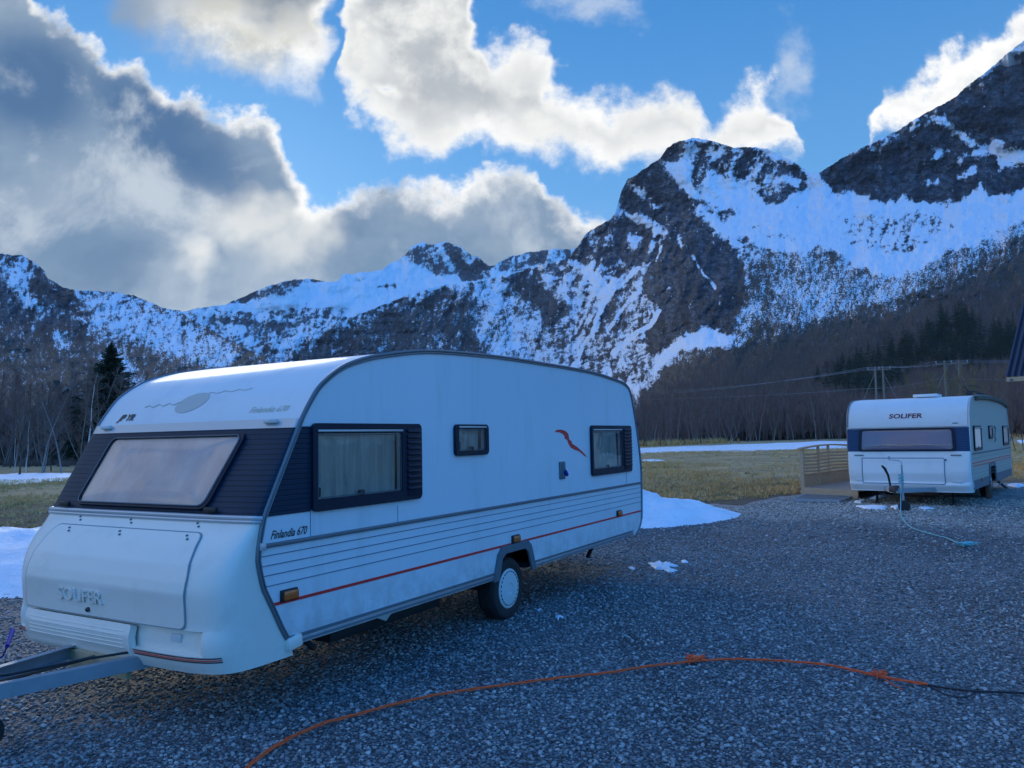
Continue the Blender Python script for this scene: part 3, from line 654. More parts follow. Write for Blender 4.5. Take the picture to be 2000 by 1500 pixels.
# --- middle dark brushy shoulder and the big right massif
def covD(U, Vv):
    base = np.full(U.shape, 1.02)
    P = [
        (.50, [(300, 700), (450, 690), (600, 648), (760, 588), (880, 552), (1110, 500), (1110, 900), (300, 900)]),
        (.24, [(560, 690), (640, 650), (700, 640), (770, 600), (880, 560), (940, 580), (920, 640), (960, 700), (980, 760), (560, 780)]),
        (.60, [(930, 560), (1060, 530), (1120, 520), (1170, 560), (1150, 640), (1130, 720), (980, 720), (940, 650)]),
        (.20, [(980, 540), (1050, 545), (1110, 600), (1080, 640), (1040, 590)]),
        (.34, z1([(20, 610), (75, 530), (150, 450), (225, 425), (215, 540), (245, 640), (180, 730), (120, 650), (60, 630)])),
        (.50, z1([(90, 870), (330, 650), (430, 640), (440, 700), (420, 1000), (380, 1150), (100, 1150), (20, 1090)])),
        (.10, z1([(235, 400), (245, 300), (285, 260), (330, 200), (400, 180), (430, 200), (480, 275), (560, 345), (600, 430), (680, 500), (730, 560), (800, 640), (820, 720), (760, 960), (620, 900), (500, 960), (400, 1040), (360, 980), (410, 830),
                  (340, 740), (400, 640), (470, 600), (500, 560), (420, 480), (330, 430)])),
        (.06, z1([(222, 425), (330, 445), (400, 520), (440, 500), (520, 560), (485, 612), (400, 652), (330, 645), (255, 640), (205, 560)])),
        (.10, z1([(35, 600), (75, 535), (115, 510), (120, 590), (70, 615)])), (.10, z1([(125, 590), (165, 545), (200, 560), (235, 600), (200, 640), (150, 640)])), (.10, z1([(150, 455), (215, 432), (205, 500), (160, 490)])), (.15, z1([(190, 715), (225, 650), (300, 640), (270, 690)])),
        (.26, z1([(415, 175), (480, 115), (560, 88), (700, 118), (740, 135), (650, 140), (560, 150), (500, 190), (470, 200)])),
        (.24, z1([(640, 190), (700, 150), (790, 125), (870, 135), (1000, 200), (1082, 250), (1050, 325), (980, 352), (900, 372), (820, 340), (850, 280), (760, 272), (700, 240), (630, 235)])),
        (.78, z1([(735, 150), (770, 150), (740, 260), (710, 240)])), (.75, z1([(850, 140), (880, 160), (830, 270), (800, 262)])), (.7, z1([(900, 200), (1040, 290), (1000, 300), (860, 260)])), (.45, z1([(540, 130), (640, 150), (600, 330), (560, 280)])),
        (.80, z1([(290, 285), (330, 300), (425, 385), (395, 392), (300, 315)])), (.85, z1([(245, 405), (340, 425), (445, 480), (432, 520), (392, 488), (300, 448)])),
        (.85, z1([(265, 520), (375, 505), (320, 585), (278, 570)])), (.8, z1([(500, 485), (565, 565), (520, 575), (490, 520)])), (.8, z1([(380, 560), (440, 530), (400, 600), (370, 610)])),
        (.40, z1([(545, 345), (620, 360), (760, 420), (700, 450), (620, 420)])), (.45, z1([(800, 455), (860, 490), (1020, 520), (900, 510), (810, 480)])),
        (.07, z1([(1122, 238), (1200, 185), (1400, 85), (1530, 5), (1620, -60), (2700, -700), (2700, 300), (2000, 308), (1900, 330), (1845, 342), (1820, 285), (1740, 340), (1640, 370), (1520, 362), (1480, 340), (1340, 358), (1260, 310), (1200, 322), (1150, 275)])),
        (.30, z1([(1280, 150), (1400, 80), (1530, 0), (1620, -60), (1700, -120), (1640, 0), (1560, 40), (1480, 100), (1380, 150)])),
        (.84, z1([(1610, 5), (1640, 5), (1730, 60), (1800, 110), (1760, 130), (1700, 80)])), (.86, z1([(1740, 170), (1880, 90), (1960, 130), (2050, 130), (2050, 205), (1960, 190), (1900, 215), (1860, 160), (1800, 165)])),
        (.84, z1([(1715, 245), (1775, 205), (1788, 250), (1710, 262)])), (.8, z1([(1610, 125), (1635, 120), (1660, 160), (1600, 172)])), (.72, z1([(1560, 285), (1625, 255), (1620, 275), (1570, 295)])), (.4, z1([(1640, 150), (1760, 150), (1740, 200), (1660, 180)])),
        (.72, z1([(1200, 430), (1600, 400), (1700, 480), (1500, 600), (1250, 560)])),
        (.50, z1([(760, 520), (900, 570), (1060, 590), (1120, 540), (1250, 620), (1340, 680), (1440, 690), (1600, 620), (1800, 540), (2000, 430), (2300, 300), (2300, 1400), (600, 1400), (800, 700)])),
        (.62, z1([(900, 760), (980, 700), (1100, 720), (1200, 740), (1160, 900), (1080, 920), (1020, 800)])), (.34, z1([(800, 600), (900, 640), (920, 800), (860, 830), (820, 720)])),
        (.62, z1([(1310, 780), (1400, 720), (1480, 700), (1440, 760), (1340, 800)])),
        (.26, z1([(820, 880), (1000, 900), (1250, 850), (1500, 760), (1700, 680), (2000, 500), (2300, 350), (2300, 1400), (700, 1400)])),
        (.05, z1([(420, 1110), (560, 1030), (760, 985), (1000, 950), (1250, 890), (1450, 845), (1600, 780), (1800, 690), (2000, 600), (2300, 450), (2300, 1500), (300, 1500), (330, 1200)])),
        (.35, z1([(430, 1090), (520, 1010), (640, 990), (700, 1000), (560, 1070)])), (.5, z1([(700, 1000), (760, 950), (820, 930), (800, 960), (740, 1000)])),
    ]
    cov = poly_cov(U, Vv, base, P, 9, 7, 11)
    cov = streaks(U, Vv, cov, [(.95, 4.5, z1([(320, 655), (240, 730), (180, 800), (130, 920), (40, 1085)])), (.95, 5, z1([(408, 840), (380, 900), (320, 930), (215, 1020)])), (.85, 3.5, z1([(335, 740), (280, 800), (240, 850), (190, 930)])),
                               (.6, 3, z1([(560, 600), (610, 680), (660, 740)])), (.85, 3, z1([(430, 560), (400, 620)]))])
    veg = poly_cov(U, Vv, np.zeros(U.shape), [(1., z1([(860, 480), (1060, 560), (1300, 640), (1600, 600), (2000, 440), (2400, 300), (2400, 1500), (200, 1500), (430, 1000), (760, 980), (800, 700)])),
                                            (.45, [(300, 700), (600, 640), (900, 560), (1100, 560), (1110, 900), (300, 900)]), (.15, z1([(90, 870), (330, 650), (430, 640), (420, 1000), (380, 1150), (0, 1150)]))], 12, 25, 4)
    return cov, veg
topD = [(300, 760), (420, 695), (470, 688), (520, 672), (600, 648), (680, 622), (760, 592), (820, 566), (880, 554), (950, 548), (1040, 522), (1080, 512), (1108, 506), (1118, 494), (1130, 480), (1145, 456), (1168, 440), (1192, 428), (1203, 412), (1214, 372),
        (1226, 348), (1248, 338), (1266, 326), (1290, 308), (1304, 288), (1328, 275), (1350, 270), (1378, 273), (1404, 279), (1432, 287), (1470, 286), (1500, 292), (1530, 305), (1560, 322), (1582, 336), (1604, 337), (1618, 326), (1640, 312), (1674, 292),
        (1700, 280), (1740, 263), (1790, 232), (1832, 208), (1868, 188), (1888, 168), (1900, 160), (1920, 146), (1950, 120), (1975, 98), (2000, 80), (2100, 20), (2500, -60), (3400, 200)]
def distD(e, U):
    dR = np.interp(e, [0, 40, 100, 170, 260, 450, 800, 1400], [170, 250, 380, 560, 820, 1500, 2050, 2600])
    dL = np.interp(e, [0, 60, 150, 300, 400], [700, 1000, 1300, 1750, 2000])
    f = sm(U, 980, 1420); return dL * (1 - f) + dR * f
MD = mountain('mountain', topD, 862, distD, 1500, 430, covD, .055, 'massive snowy mountain with dark cliffs and a white bowl on the right', .62, 3.2, 21)
def on_D(u, v):
    i = int(np.argmin(np.abs(MD['us'] - u))); t = (v - MD['foot']) / (MD['tv'][i] - MD['foot']); j = int(np.clip(t, 0, 1) * (len(MD['t']) - 1))
    return Vector([float(k) for k in MD['V'][i, j]])

# ------------------------------------------------------------------ caravans
def catmull(pts, n=6):
    P = [Vector((*p, 0)) for p in pts]; out = []
    for i in range(len(P) - 1):
        a, b, c, d = P[max(i - 1, 0)], P[i], P[i + 1], P[min(i + 2, len(P) - 1)]
        for k in range(n):
            t = k / n; q = .5 * ((2 * b) + (c - a) * t + (2 * a - 5 * b + 4 * c - d) * t * t + (3 * b - a - 3 * c + d) * t ** 3); out.append((q.x, q.y))
    out.append(pts[-1]); return out
def rrect(x0, x1, z0, z1, r, n=5):
    o = []
    for cx, cz, a0 in ((x1 - r, z1 - r, 0), (x0 + r, z1 - r, 90), (x0 + r, z0 + r, 180), (x1 - r, z0 + r, 270)):
        for k in range(n + 1):
            a = R(a0 + 90 * k / n); o.append((cx + r * math.cos(a), cz + r * math.sin(a)))
    return o
def rpoly(pts, r, n=5):                  # polygon with rounded corners
    o = []; m = len(pts)
    for i in range(m):
        p, a, b = Vector(pts[i]), Vector(pts[i - 1]), Vector(pts[(i + 1) % m])
        u, v = (a - p).normalized(), (b - p).normalized(); q0, q1 = p + u * r, p + v * r
        for k in range(n + 1):
            t = k / n; q = q0 * (1 - t) ** 2 + p * 2 * t * (1 - t) + q1 * t * t; o.append((q.x, q.y))
        nx = Vector(pts[(i + 1) % m]); q2 = nx + (p - nx).normalized() * r
        for k in range(1, 14): q = q1.lerp(q2, k / 14); o.append((q.x, q.y))
    return o
class Shape:                             # curved front moulding: x as a function of (y, z)
    def __init__(s, W, xs, B, n, recess=None):
        s.W, s.xs, s.B, s.n, s.rec = W, xs, B, n, recess
    @staticmethod
    def ip(tab, z): return float(np.interp(z, [a for a, _ in tab], [b for _, b in tab]))
    def x(s, y, z):
        t = min(1, abs(2 * y / s.W - 1)); n = s.ip(s.n, z)
        v = s.ip(s.xs, z) - s.ip(s.B, z) * (1 - t ** n) ** (1 / n)
        if s.rec:
            z0, z1_, dep, tm = s.rec
            if z0 < z < z1_ and t < tm: v += dep * min(1, (tm - t) / .06)
        return v
    def p(s, y, z, off=0.0):
        e = .01; y = min(max(y, 0.0), s.W); ya, yb = max(y - e, 0), min(y + e, s.W)
        q = Vector((s.x(y, z), y, z))
        if off:
            du = Vector((s.x(yb, z) - s.x(ya, z), yb - ya, 0)); dv = Vector((s.x(y, z + e) - s.x(y, z - e), 0, 2 * e))
            nn = dv.cross(du).normalized(); nn = nn if nn.x < 0 or abs(nn.x) < .3 else -nn
            if nn.x > 0: nn = -nn
            q = q + nn * off
        return q
    def shell(s, zs, name, m, parent, nth=44, ang=30):
        ths = [math.pi * k / nth for k in range(nth + 1)]
        def f(i, j):
            z = zs[j]; n = s.ip(s.n, z); c = math.cos(ths[i]); t = math.copysign(abs(c) ** (2 / n), c) if True else c
            y = s.W * (1 - t) / 2
            return Vector((s.x(y, z), y, z))
        return MB().grid(f, nth + 1, len(zs)).build(name, m, parent, ang=ang)
    def patch(s, poly, off, name, m, parent, rings=7, ztop=None, bulge=0.0, thick=None):
        cx = sum(a for a, _ in poly) / len(poly); cz = sum(b for _, b in poly) / len(poly); n = len(poly); b = MB()
        R_ = []
        for k in range(rings + 1):
            sc = 1 - k / rings
            if k == rings: R_.append([b.bm.verts.new(s.p(cx, cz, off + bulge))]); break
            R_.append([b.bm.verts.new(s.p(cx + (a - cx) * sc, cz + (z - cz) * sc, off + bulge * (1 - sc ** 6))) for a, z in poly])
        for A, B in zip(R_, R_[1:]):
            for k in range(n):
                if len(B) == 1: b.bm.faces.new((A[k], A[(k + 1) % n], B[0]))
                else: b.bm.faces.new((A[k], A[(k + 1) % n], B[(k + 1) % n], B[k]))
        if thick:
            low = [b.bm.verts.new(s.p(a, z, off - thick)) for a, z in poly]
            for k in range(n): b.bm.faces.new((R_[0][k], R_[0][(k + 1) % n], low[(k + 1) % n], low[k]))
        return b.build(name, m, parent)
    def frame(s, outer, inner, o0, o1, name, m, parent):   # raised rim between two equal-length outlines
        b = MB(); n = len(outer)
        L = [[b.bm.verts.new(s.p(y, z, q)) for y, z in P] for P, q in ((outer, o0), (outer, o1), (inner, o1), (inner, o0))]
        for A, B in zip(L, L[1:]):
            for k in range(n): b.bm.faces.new((A[k], A[(k + 1) % n], B[(k + 1) % n], B[k]))
        return b.build(name, m, parent)
    def line(s, pts, r, name, m, parent, off=.0, n=6):
        return MB().tube([s.p(y, z, off) for y, z in pts], r, n).build(name, m, parent)

def curtain_mesh(x0, x1, z0, z1, y, amp, seed, waves, name, parent, split=True, m=None):
    rnd = random.Random(seed); n = 90; b = MB(); ph = [rnd.uniform(0, 6) for _ in range(4)]
    def f(i, j):
        t = i / (n - 1); h = j / 8; x = x0 + (x1 - x0) * t
        if split:
            c = .42; gap = .05 * (h - .15) * (1 - h) * 4 if h > .15 else 0
            x += (x1 - x0) * gap * (-1 if t < c else 1) * math.exp(-abs(t - c) * 14)
        d = math.sin(t * waves * 6.28 + ph[0]) + .5 * math.sin(t * waves * 14.1 + ph[1] + h * 2) + .3 * math.sin(t * waves * 29 + ph[2])
        return Vector((x, y + amp * d, z0 + (z1 - z0) * h))
    return b.grid(f, n, 9).build(name, m or M_CURT, parent)

def side_window(root, x0, x1, z0, z1, depth=.028, louver=None, seed=1, bottom=.06, top=.055, side=.035, split=True, interior=True, sign=-1, Y0=0.0):
    """surface mounted window on the visible wall; louver = x where the vent panel starts"""
    fx1 = x1; px1 = louver if louver else x1
    outer = rrect(x0, fx1, z0, z1, .045); gx0, gx1, gz0, gz1 = x0 + side, px1 - side, z0 + bottom, z1 - top
    inner = rrect(gx0, gx1, gz0, gz1, .012)
    b = MB(); b.prism(outer, [inner[::-1]], (0, Y0 - .002, 0), (1, 0, 0), (0, 0, 1), (0, -depth, 0))
    fr = b.build('window', M_FRAME, root)
    MB().quad((gx0 - .01, Y0 - depth * .7, gz0 - .01), (gx1 + .01, Y0 - depth * .7, gz0 - .01), (gx1 + .01, Y0 - depth * .7, gz1 + .01), (gx0 - .01, Y0 - depth * .7, gz1 + .01)).build('pane', M_GLASS, fr)
    MB().bar((gx0, Y0 - depth - .006, gz1 + .02), (gx1, Y0 - depth - .006, gz1 + .02), .012, .016, bev=.003).build('hinge_rail', M_RAIL, fr)
    b = MB(); r_ = rrect(gx0 + .012, gx1 - .012, gz0 + .010, gz1 - .012, .01); b.tube([(a, Y0 - depth * .75, z) for a, z in r_], .0035, 5, closed=True).build('pane_seal', M_GREY, fr)
    b = MB(); b.box((gx0 + .02, Y0 - depth * .3, gz0 + .05), (.05, .02, .07), bev=.005); b.box(((gx0 + gx1) / 2, Y0 - depth * .3, gz0 + .015), (.07, .03, .05), bev=.012); b.build('latch', M_BLACK, fr)
    curtain_mesh(gx0 + .01, gx1 - .01, gz0 - .02, gz1 + .02, Y0 + .055, .014, seed, (gx1 - gx0) * 5.5, 'curtain', fr, split)
    if louver:
        b = MB(); k = 11; lx0, lx1 = louver + .012, fx1 - .03; zt_, zb_ = z1 - .06, z0 + .10
        b.box(((louver + fx1) / 2, Y0 - depth - .003, (z0 + z1) / 2), (fx1 - louver - .03, .008, z1 - z0 - .07), bev=.003)
        for i in range(k):
            z = zt_ - (zt_ - zb_) * i / (k - 1)
            b.box(((lx0 + lx1) / 2, Y0 - depth - .012, z), (lx1 - lx0, .016, .026), Matrix.Rotation(R(-28), 3, 'X'), bev=.004)
        b.build('vent_louver', M_FRAME, fr)
    return fr, inner

def marker_lamp(root, x, z, wd=.13, ht=.06):
    b = MB(); b.box((x, -.010, z), (wd + .02, .02, ht + .02), bev=.005); base = b.build('marker_lamp', M_BLACK, root)
    MB().box((x + .004, -.027, z), (wd, .02, ht), bev=.008).build('lens', M_AMBER, base)
def wheel(root, x, y, z, Rw, wid, hub_r, name='wheel'):
    b = MB(); b.lathe([(hub_r * .9, 0.012), (hub_r, 0.0), (hub_r + .018, -.004), (Rw - .05, -.012), (Rw - .02, -.002), (Rw - .006, .02), (Rw, .045), (Rw, wid - .045), (Rw - .02, wid), (Rw - .06, wid + .01), (hub_r, wid), (hub_r * .9, wid - .02)], (x, y, z), (0, 1, 0), 64)
    for k in range(60):
        a = 2 * math.pi * k / 60
        for yy_ in (.06, .13): b.box((x + (Rw - .001) * math.cos(a), y + yy_, z + (Rw - .001) * math.sin(a)), (.010, .045, .022), Matrix.Rotation(-a, 3, 'Y') @ Matrix.Rotation(R(18), 3, 'X'))
    w_ = b.build(name, M_RUBBER, root)
    b = MB(); b.lathe([(hub_r, .006), (hub_r - .004, -.006), (hub_r * .9, -.012), (hub_r * .84, -.006), (hub_r * .80, -.014), (hub_r * .55, -.022), (hub_r * .28, -.020), (hub_r * .25, -.014), (0, -.014)], (x, y, z), (0, 1, 0), 48)
    h = b.build('hubcap', M_HUB, w_)
    b = MB()
    for k in range(24):
        a = 2 * math.pi * k / 24
        b.box((x + hub_r * .845 * math.cos(a), y - .011, z + hub_r * .845 * math.sin(a)), (.006, .008, .022 if k % 6 else .012), Matrix.Rotation(-a, 3, 'Y'))
    b.build('cooling_slots', M_BLACK, h)
    return w_

def caravan_body(root, W, prof, bottom, holes, zt, arch, shape, zwaist, side_m, roof_m, thick=.03):
    """prof: roofline from the front edge at zt up over the roof down to the rear bottom, as (x, z)"""
    front = [(Shape.ip(shape.xs, z), z) for z in np.linspace(bottom[0][1], zt, 26)]
    outline = front + prof[1:] + bottom[1:][::-1] if False else front + prof[1:]
    # bottom edge runs from the rear back to the front, with the wheel arch cut out
    ax0, ax1, az, az0 = arch
    under = [(ax1 + .13, az0), (ax1 + .03, az - .06), (ax1 - .04, az), (ax0 + .04, az), (ax0 - .03, az - .06), (ax0 - .13, az0)]
    poly = outline + under
    b = MB(); b.prism(poly, [h[::-1] for h in holes], (0, 0, 0), (1, 0, 0), (0, 0, 1), (0, thick, 0)); near = b.build('side_wall', side_m, root)
    b = MB(); b.prism(poly, [], (0, W - thick, 0), (1, 0, 0), (0, 0, 1), (0, thick, 0)); b.build('side_wall', side_m, root)
    def f(i, j):
        y = [-.0, .012, .05, W - .05, W - .012, W][j]; drop = [.012, .004, -.002, -.002, .004, .012][j]
        x, z = prof[i]; a, c = prof[max(i - 1, 0)], prof[min(i + 1, len(prof) - 1)]
        tx, tz = c[0] - a[0], c[1] - a[1]; l = math.hypot(tx, tz) + 1e-9
        return Vector((x + tz / l * drop * 1.0, y, z - tx / l * drop))
    b = MB(); b.grid(f, len(prof), 6); b.build('roof', roof_m, root, ang=50)
    # floor and a dark inner box that closes the view through the panes
    z0 = bottom[0][1] + .03
    MB().box(((ax0 + .5) / 2 + .05, W / 2, z0), (ax0 - .75, W - .1, .05)).build('floor', M_BLACK, root)
    MB().box(((ax1 + prof[-1][0]) / 2, W / 2, z0), (prof[-1][0] - ax1 - .1, W - .1, .05)).build('floor', M_BLACK, root)
    b = MB()
    for yy_ in (.03, W - .25): b.box(((ax0 + ax1) / 2, yy_ + .13, az - .01), (ax1 - ax0 + .3, .24, .02)); b.box(((ax0 + ax1) / 2, yy_ + .24 if yy_ < 1 else yy_, (az + z0) / 2 - .02), (ax1 - ax0 + .3, .02, az - z0 + .1))
    b.build('wheel_well', M_BLACK, root)
    return near

def make_caravan_1():
    OX, OY, YAW, W, L = -1.672, 5.1761, 60.1092, 2.3575, 6.96
    root = empty('caravan', (OX, OY, gzf(OX + 2, OY + 3) * 0), R(YAW))
    tag(root, 'large white caravan in the foreground with red bird emblem and one red side line', 'caravan')
    xs = [(.40, .29), (.46, .26), (.57, .185), (.73, .10), (.88, .015), (1.05, -.03), (1.16, -.022), (1.34, .02), (1.60, .155), (1.99, .36), (2.1, .42)]
    B = [(.36, .60), (.43, .62), (.50, .60), (.57, .56), (.66, .49), (.80, .42), (.95, .35), (1.08, .27), (1.18, .20), (1.25, .14), (1.34, .085), (1.97, .05), (2.1, .05)]
    nn = [(.4, 6.5), (.9, 5.0), (1.2, 4.2), (1.34, 4.0), (1.99, 4.0)]
    S = Shape(W, xs, B, nn, (.503, .652, .055, .86)); S0 = Shape(W, xs, B, nn)
    prof = catmull([(.36, 1.99), (.44, 2.11), (.56, 2.25), (.77, 2.385), (1.0, 2.465), (1.25, 2.52), (1.74, 2.595), (2.24, 2.63), (3.14, 2.655), (4.2, 2.655), (4.9, 2.65), (5.5, 2.635), (6.0, 2.60), (6.38, 2.565), (6.57, 2.52), (6.68, 2.43), (6.76, 2.25), (6.87, 1.94), (6.96, 1.60), (7.0, 1.36), (7.0, 1.15), (6.985, .85), (6.96, .64), (6.88, .53), (6.75, .455)], 4)
    holes = []
    for (x0, x1, z0, z1, lv, sp, sd) in ((.455, 1.74, 1.335, 1.965, 1.52, True, 3), (2.26, 2.83, 1.675, 1.965, None, False, 5), (5.27, 6.61, 1.335, 1.965, 6.30, False, 9)):
        small = lv is None
        fr, inner = side_window(root, x0, x1, z0, z1, .03, lv, sd, bottom=.085 if not small else .045, top=.075 if not small else .045, side=.045 if not small else .05, split=sp)
        holes.append(inner)
    arch = (3.06, 3.62, .745, .45)
    wall = caravan_body(root, W, prof, [(0, .45)], holes, 1.99, arch, S0, 1.34, M_SIDE, M_ROOFW)
    # interior: one open dark room behind the windows (behind the curtains)
    b = MB(); b.box((3.55, .55, 1.37), (6.15, .9, 1.24)); bmesh.ops.reverse_faces(b.bm, faces=b.bm.faces); b.build('cabin_interior', M_INT, root, smooth=False)
    # front mouldings
    S.shell([.385, .41, .44, .47, .495, .500, .506, .53, .58, .62, .648, .655, .658, .70, .76, .84, .92, 1.0, 1.07, 1.13, 1.18, 1.22, 1.26, 1.29, 1.325], 'front_moulding', M_GRP, root, nth=72, ang=28)
    S.shell([1.325, 1.36, 1.45, 1.55, 1.65, 1.75, 1.85, 1.935], 'window_band', M_BAND, root)
    S.shell([1.935, 1.95, 1.985, 2.0], 'top_rail', M_RAIL, root)
    for z, r in ((1.335, .016),):
        b = MB(); b.tube([S.p(W * (1 - math.copysign(abs(math.cos(t)) ** .5, math.cos(t))) / 2, z, .010) for t in np.linspace(.02, math.pi - .02, 40)], r, 10)
        b.tube([S.p(W * (1 - math.copysign(abs(math.cos(t)) ** .5, math.cos(t))) / 2, z - .022, .006) for t in np.linspace(.02, math.pi - .02, 40)], .012, 8)
        b.build('front_rail', M_RAIL, root)
    # underside of the moulding lip
    # front window (trapezoid)
    out_ = rpoly([(.40, 1.90), (.47, 1.375), (1.99, 1.378), (1.965, 1.90)][::-1], .075, 6)
    inn_ = rpoly([(.435, 1.878), (.505, 1.395), (1.968, 1.395), (1.942, 1.878)][::-1], .06, 6)
    out_ = [(y, z) for y, z in out_]; 
    fw = S.frame(out_, inn_, .0, .024, 'window', M_FRAME, root)
    S.patch(inn_, .018, 'pane', M_PINKGL, fw, bulge=.014)
    S.patch(inn_, .004, 'blind', M_BLIND, fw)
    b = MB(); b.tube([S.p(y, z, .030) for y, z in inn_], .0045, 5, closed=True); b.build('pane_seal', M_GREY, fw)
    b = MB()
    for y in (.40, 2.10): b.box(S.p(y, 1.372, .03), (.03, .12, .035), bev=.008)
    b.build('stay_hook', M_BLACK, root)
    # bonnet hatch: raised panel with a dark joint
    hp = rpoly([(.30, .665), (.30, 1.0), (.37, 1.235), (2.02, 1.235), (2.08, 1.0), (2.10, .665)][::-1], .05, 6)
    big = [(y + (y - 1.19) * .006, z + (z - .95) * .015) for y, z in hp]
    b = MB(); b.tube([S0.p(y, max(z, .662), .005) for y, z in big], .0055, 5, closed=True); b.build('hatch_joint', M_JOINT, root)
    hatch = S0.patch(hp, .010, 'locker_hatch', M_GRP, root, rings=16, thick=.02)
    b = MB()
    for y, dz_ in ((.46, 0), (1.18, 0), (1.80, 0)):
        for q, (aa, bb) in enumerate(((0, 1.195), (.03, 1.215))): 
            for off in (0, .09):
                b.lathe([(.009, 0), (.009, .006), (0, .009)], S0.p(y + aa, bb + off * .9, .012 if off == 0 else .0), (-.4, 0, .9), 8)
    b.build('hatch_screws', M_GREY, hatch)
    b = MB(); b.lathe([(.017, 0), (.017, .012), (.009, .022), (0, .024)], S0.p(1.28, .705, .010), (-1, 0, 0), 12); b.build('hatch_lock', M_DARKMET, hatch)
    # embossed maker's lettering on the hatch, read from outside: y decreases towards the right
    text_obj('SOLIFER', .125, .0, M_GRP, 'embossed_lettering', hatch, lambda x, y, z: S0.p(1.63 - x, .755 + y, .014 + (z + .004) * 1.0), bold=.001, ext=.006, xs=1.15)
    # number plate panel in the bumper recess
    pp = rpoly([(.80, .405), (.80, .645), (2.06, .645), (2.06, .405)][::-1], .02, 3)
    pl = S0.patch(pp, .014, 'plate_panel', M_GRP, root, rings=10, thick=.05)
    for k, z in enumerate((.60, .575, .55, .525, .50)):
        S0.line([(y, z) for y in np.linspace(.86, 1.98, 20)], .0035, 'panel_rib', M_GRP, pl, .015)
    # coloured lines on the bumper ledge
    for ya, yb in ((.06, .78), (2.08, W - .06)):
        for z, m_, r in ((.492, M_LETTER, .0045), (.478, M_RED, .004), (.466, M_LETTER, .0045)):
            S0.line([(y, z) for y in np.linspace(ya, yb, 24)], r, 'bumper_line', m_, root, .002)
    for y in (.42, W - .42):
        b = MB(); b.box(S.p(y, .592, .004), (.012, .10, .052), bev=.004); b.build('position_lamp', M_HUB, root)
    # top lamps and stickers
    for y in (.22, W - .22):
        MB().box(S.p(y, 1.975, .018), (.03, .13, .032), bev=.010).build('front_marker_lamp', M_HUB, root)
    def roofp(y, s, off):                       # s = distance up the hood from its lower edge
        x0, z0 = prof[0]; acc = 0
        for (xa, za), (xb, zb) in zip(prof, prof[1:]):
            l = math.hypot(xb - xa, zb - za)
            if acc + l >= s: t = (s - acc) / l; return Vector((xa + (xb - xa) * t - (zb - za) / l * (off + .002), y, za + (zb - za) * t + (xb - xa) / l * (off + .002)))
            acc += l
    text_obj('JP YR', .085, .25, M_LETTER, 'sticker', root, lambda x, y, z: roofp(2.12 - x, .055 + y, .004), bold=.004)
    text_obj('Finlandia 670', .075, .45, M_GOLD, 'sticker', root, lambda x, y, z: roofp(.57 - x, .075 + y, .004), bold=.0)
    b = MB(); n = 28
    pts = [(1.30 + .165 * math.cos(a) - .05 * math.sin(a), .21 + .105 * math.sin(a)) for a in [2 * math.pi * k / n for k in range(n)]]
    c = b.bm.verts.new(roofp(1.30, .215, .003)); vs = [b.bm.verts.new(roofp(p, q, .003)) for p, q in pts]
    for k in range(n): b.bm.faces.new((vs[k], vs[(k + 1) % n], c))
    b.tube([roofp(1.30 + .12 + .6 * t, .20 + .012 * math.sin(t * 30) + .03 * (1 - t) - .02, .003) for t in np.linspace(0, .75, 24)], .003, 4)
    b.tube([roofp(1.18 - .6 * t, .30 + .01 * math.sin(t * 25) + .03 * t, .003) for t in np.linspace(0, .8, 24)], .0025, 4)
    b.build('sun_emblem', M_SUNMARK, root)
    # edge trims along both sides
    edge_ = [(Shape.ip(xs, z), z) for z in np.linspace(.47, 1.99, 24)] + prof[1:]
    for y in (-.004, W + .004):
        b = MB(); b.tube([(x, y, z) for x, z in edge_], .013, 8)
        b.tube([(x + .022 * (1 if z < 2 else .3), y - .004 * (1 if y < 1 else -1), z - (.0 if z < 2 else .022)) for x, z in edge_[:-8]], .008, 6)
        b.build('edge_trim', M_TRIM, root)
    # side details
    zb = 1.152
    b = MB(); b.bar((.0, -.008, zb), (6.985, -.008, zb), .022, .030, bev=.006); b.bar((.02, -.018, zb), (6.98, -.018, zb), .010, .010); b.build('belt_rail', M_TRIM, root)
    MB().box((.005, -.018, zb), (.045, .03, .05), bev=.008).build('rail_end_cap', M_RAIL, root)
    fx = lambda z: Shape.ip(xs, z) + .02
    rx = lambda z: float(np.interp(z, [.53, .64, .85, 1.15], [6.86, 6.94, 6.97, 6.98]))
    for z in (1.085, 1.02, .955, .885):
        MB().bar((fx(z), -.001, z), (rx(z), -.001, z), .006, .0065).build('panel_groove', M_GROOVE, root)
    MB().bar((fx(.755), -.001, .757), (rx(.757), -.001, .757), .006, .021).build('red_line', M_RED, root)
    for xa, xb in ((.245, 2.93), (3.75, 6.62)):
        MB().bar((xa, -.006, .512), (xb, -.006, .512), .018, .016, bev=.003).build('sill_trim', M_GREY, root)
        MB().bar((xa, -.004, .478), (xb, -.004, .478), .014, .040, bev=.003).build('sill_panel', M_ALU, root)
        MB().bar((xa, -.012, .474), (xb, -.012, .474), .004, .006).build('sill_groove', M_GREY, root)
    MB().box((.285, -.012, .475), (.13, .05, .085), Matrix.Rotation(R(-8), 3, 'Y'), bev=.014).build('corner_cap', M_GRP, root)
    b = MB(); wp = [(fx(1.342), 1.342), (.455, 1.342), (.455, 1.942), (fx(1.942), 1.942)]; b.prism(wp, [], (0, -.002, 0), (1, 0, 0), (0, 0, 1), (0, -.006, 0)); b.build('side_band_panel', M_BAND, root)
    b = MB(); b.bar((.455, -.002, 1.155), (.455, -.002, 1.335), .003, .004, up=(0, 1, 0)); b.bar((1.44, -.002, 1.17), (1.44, -.002, 1.30), .003, .003, up=(0, 1, 0)); b.bar((6.45, -.002, 1.17), (6.45, -.002, 1.33), .003, .003, up=(0, 1, 0)); b.build('panel_seam', M_GROOVE, root)
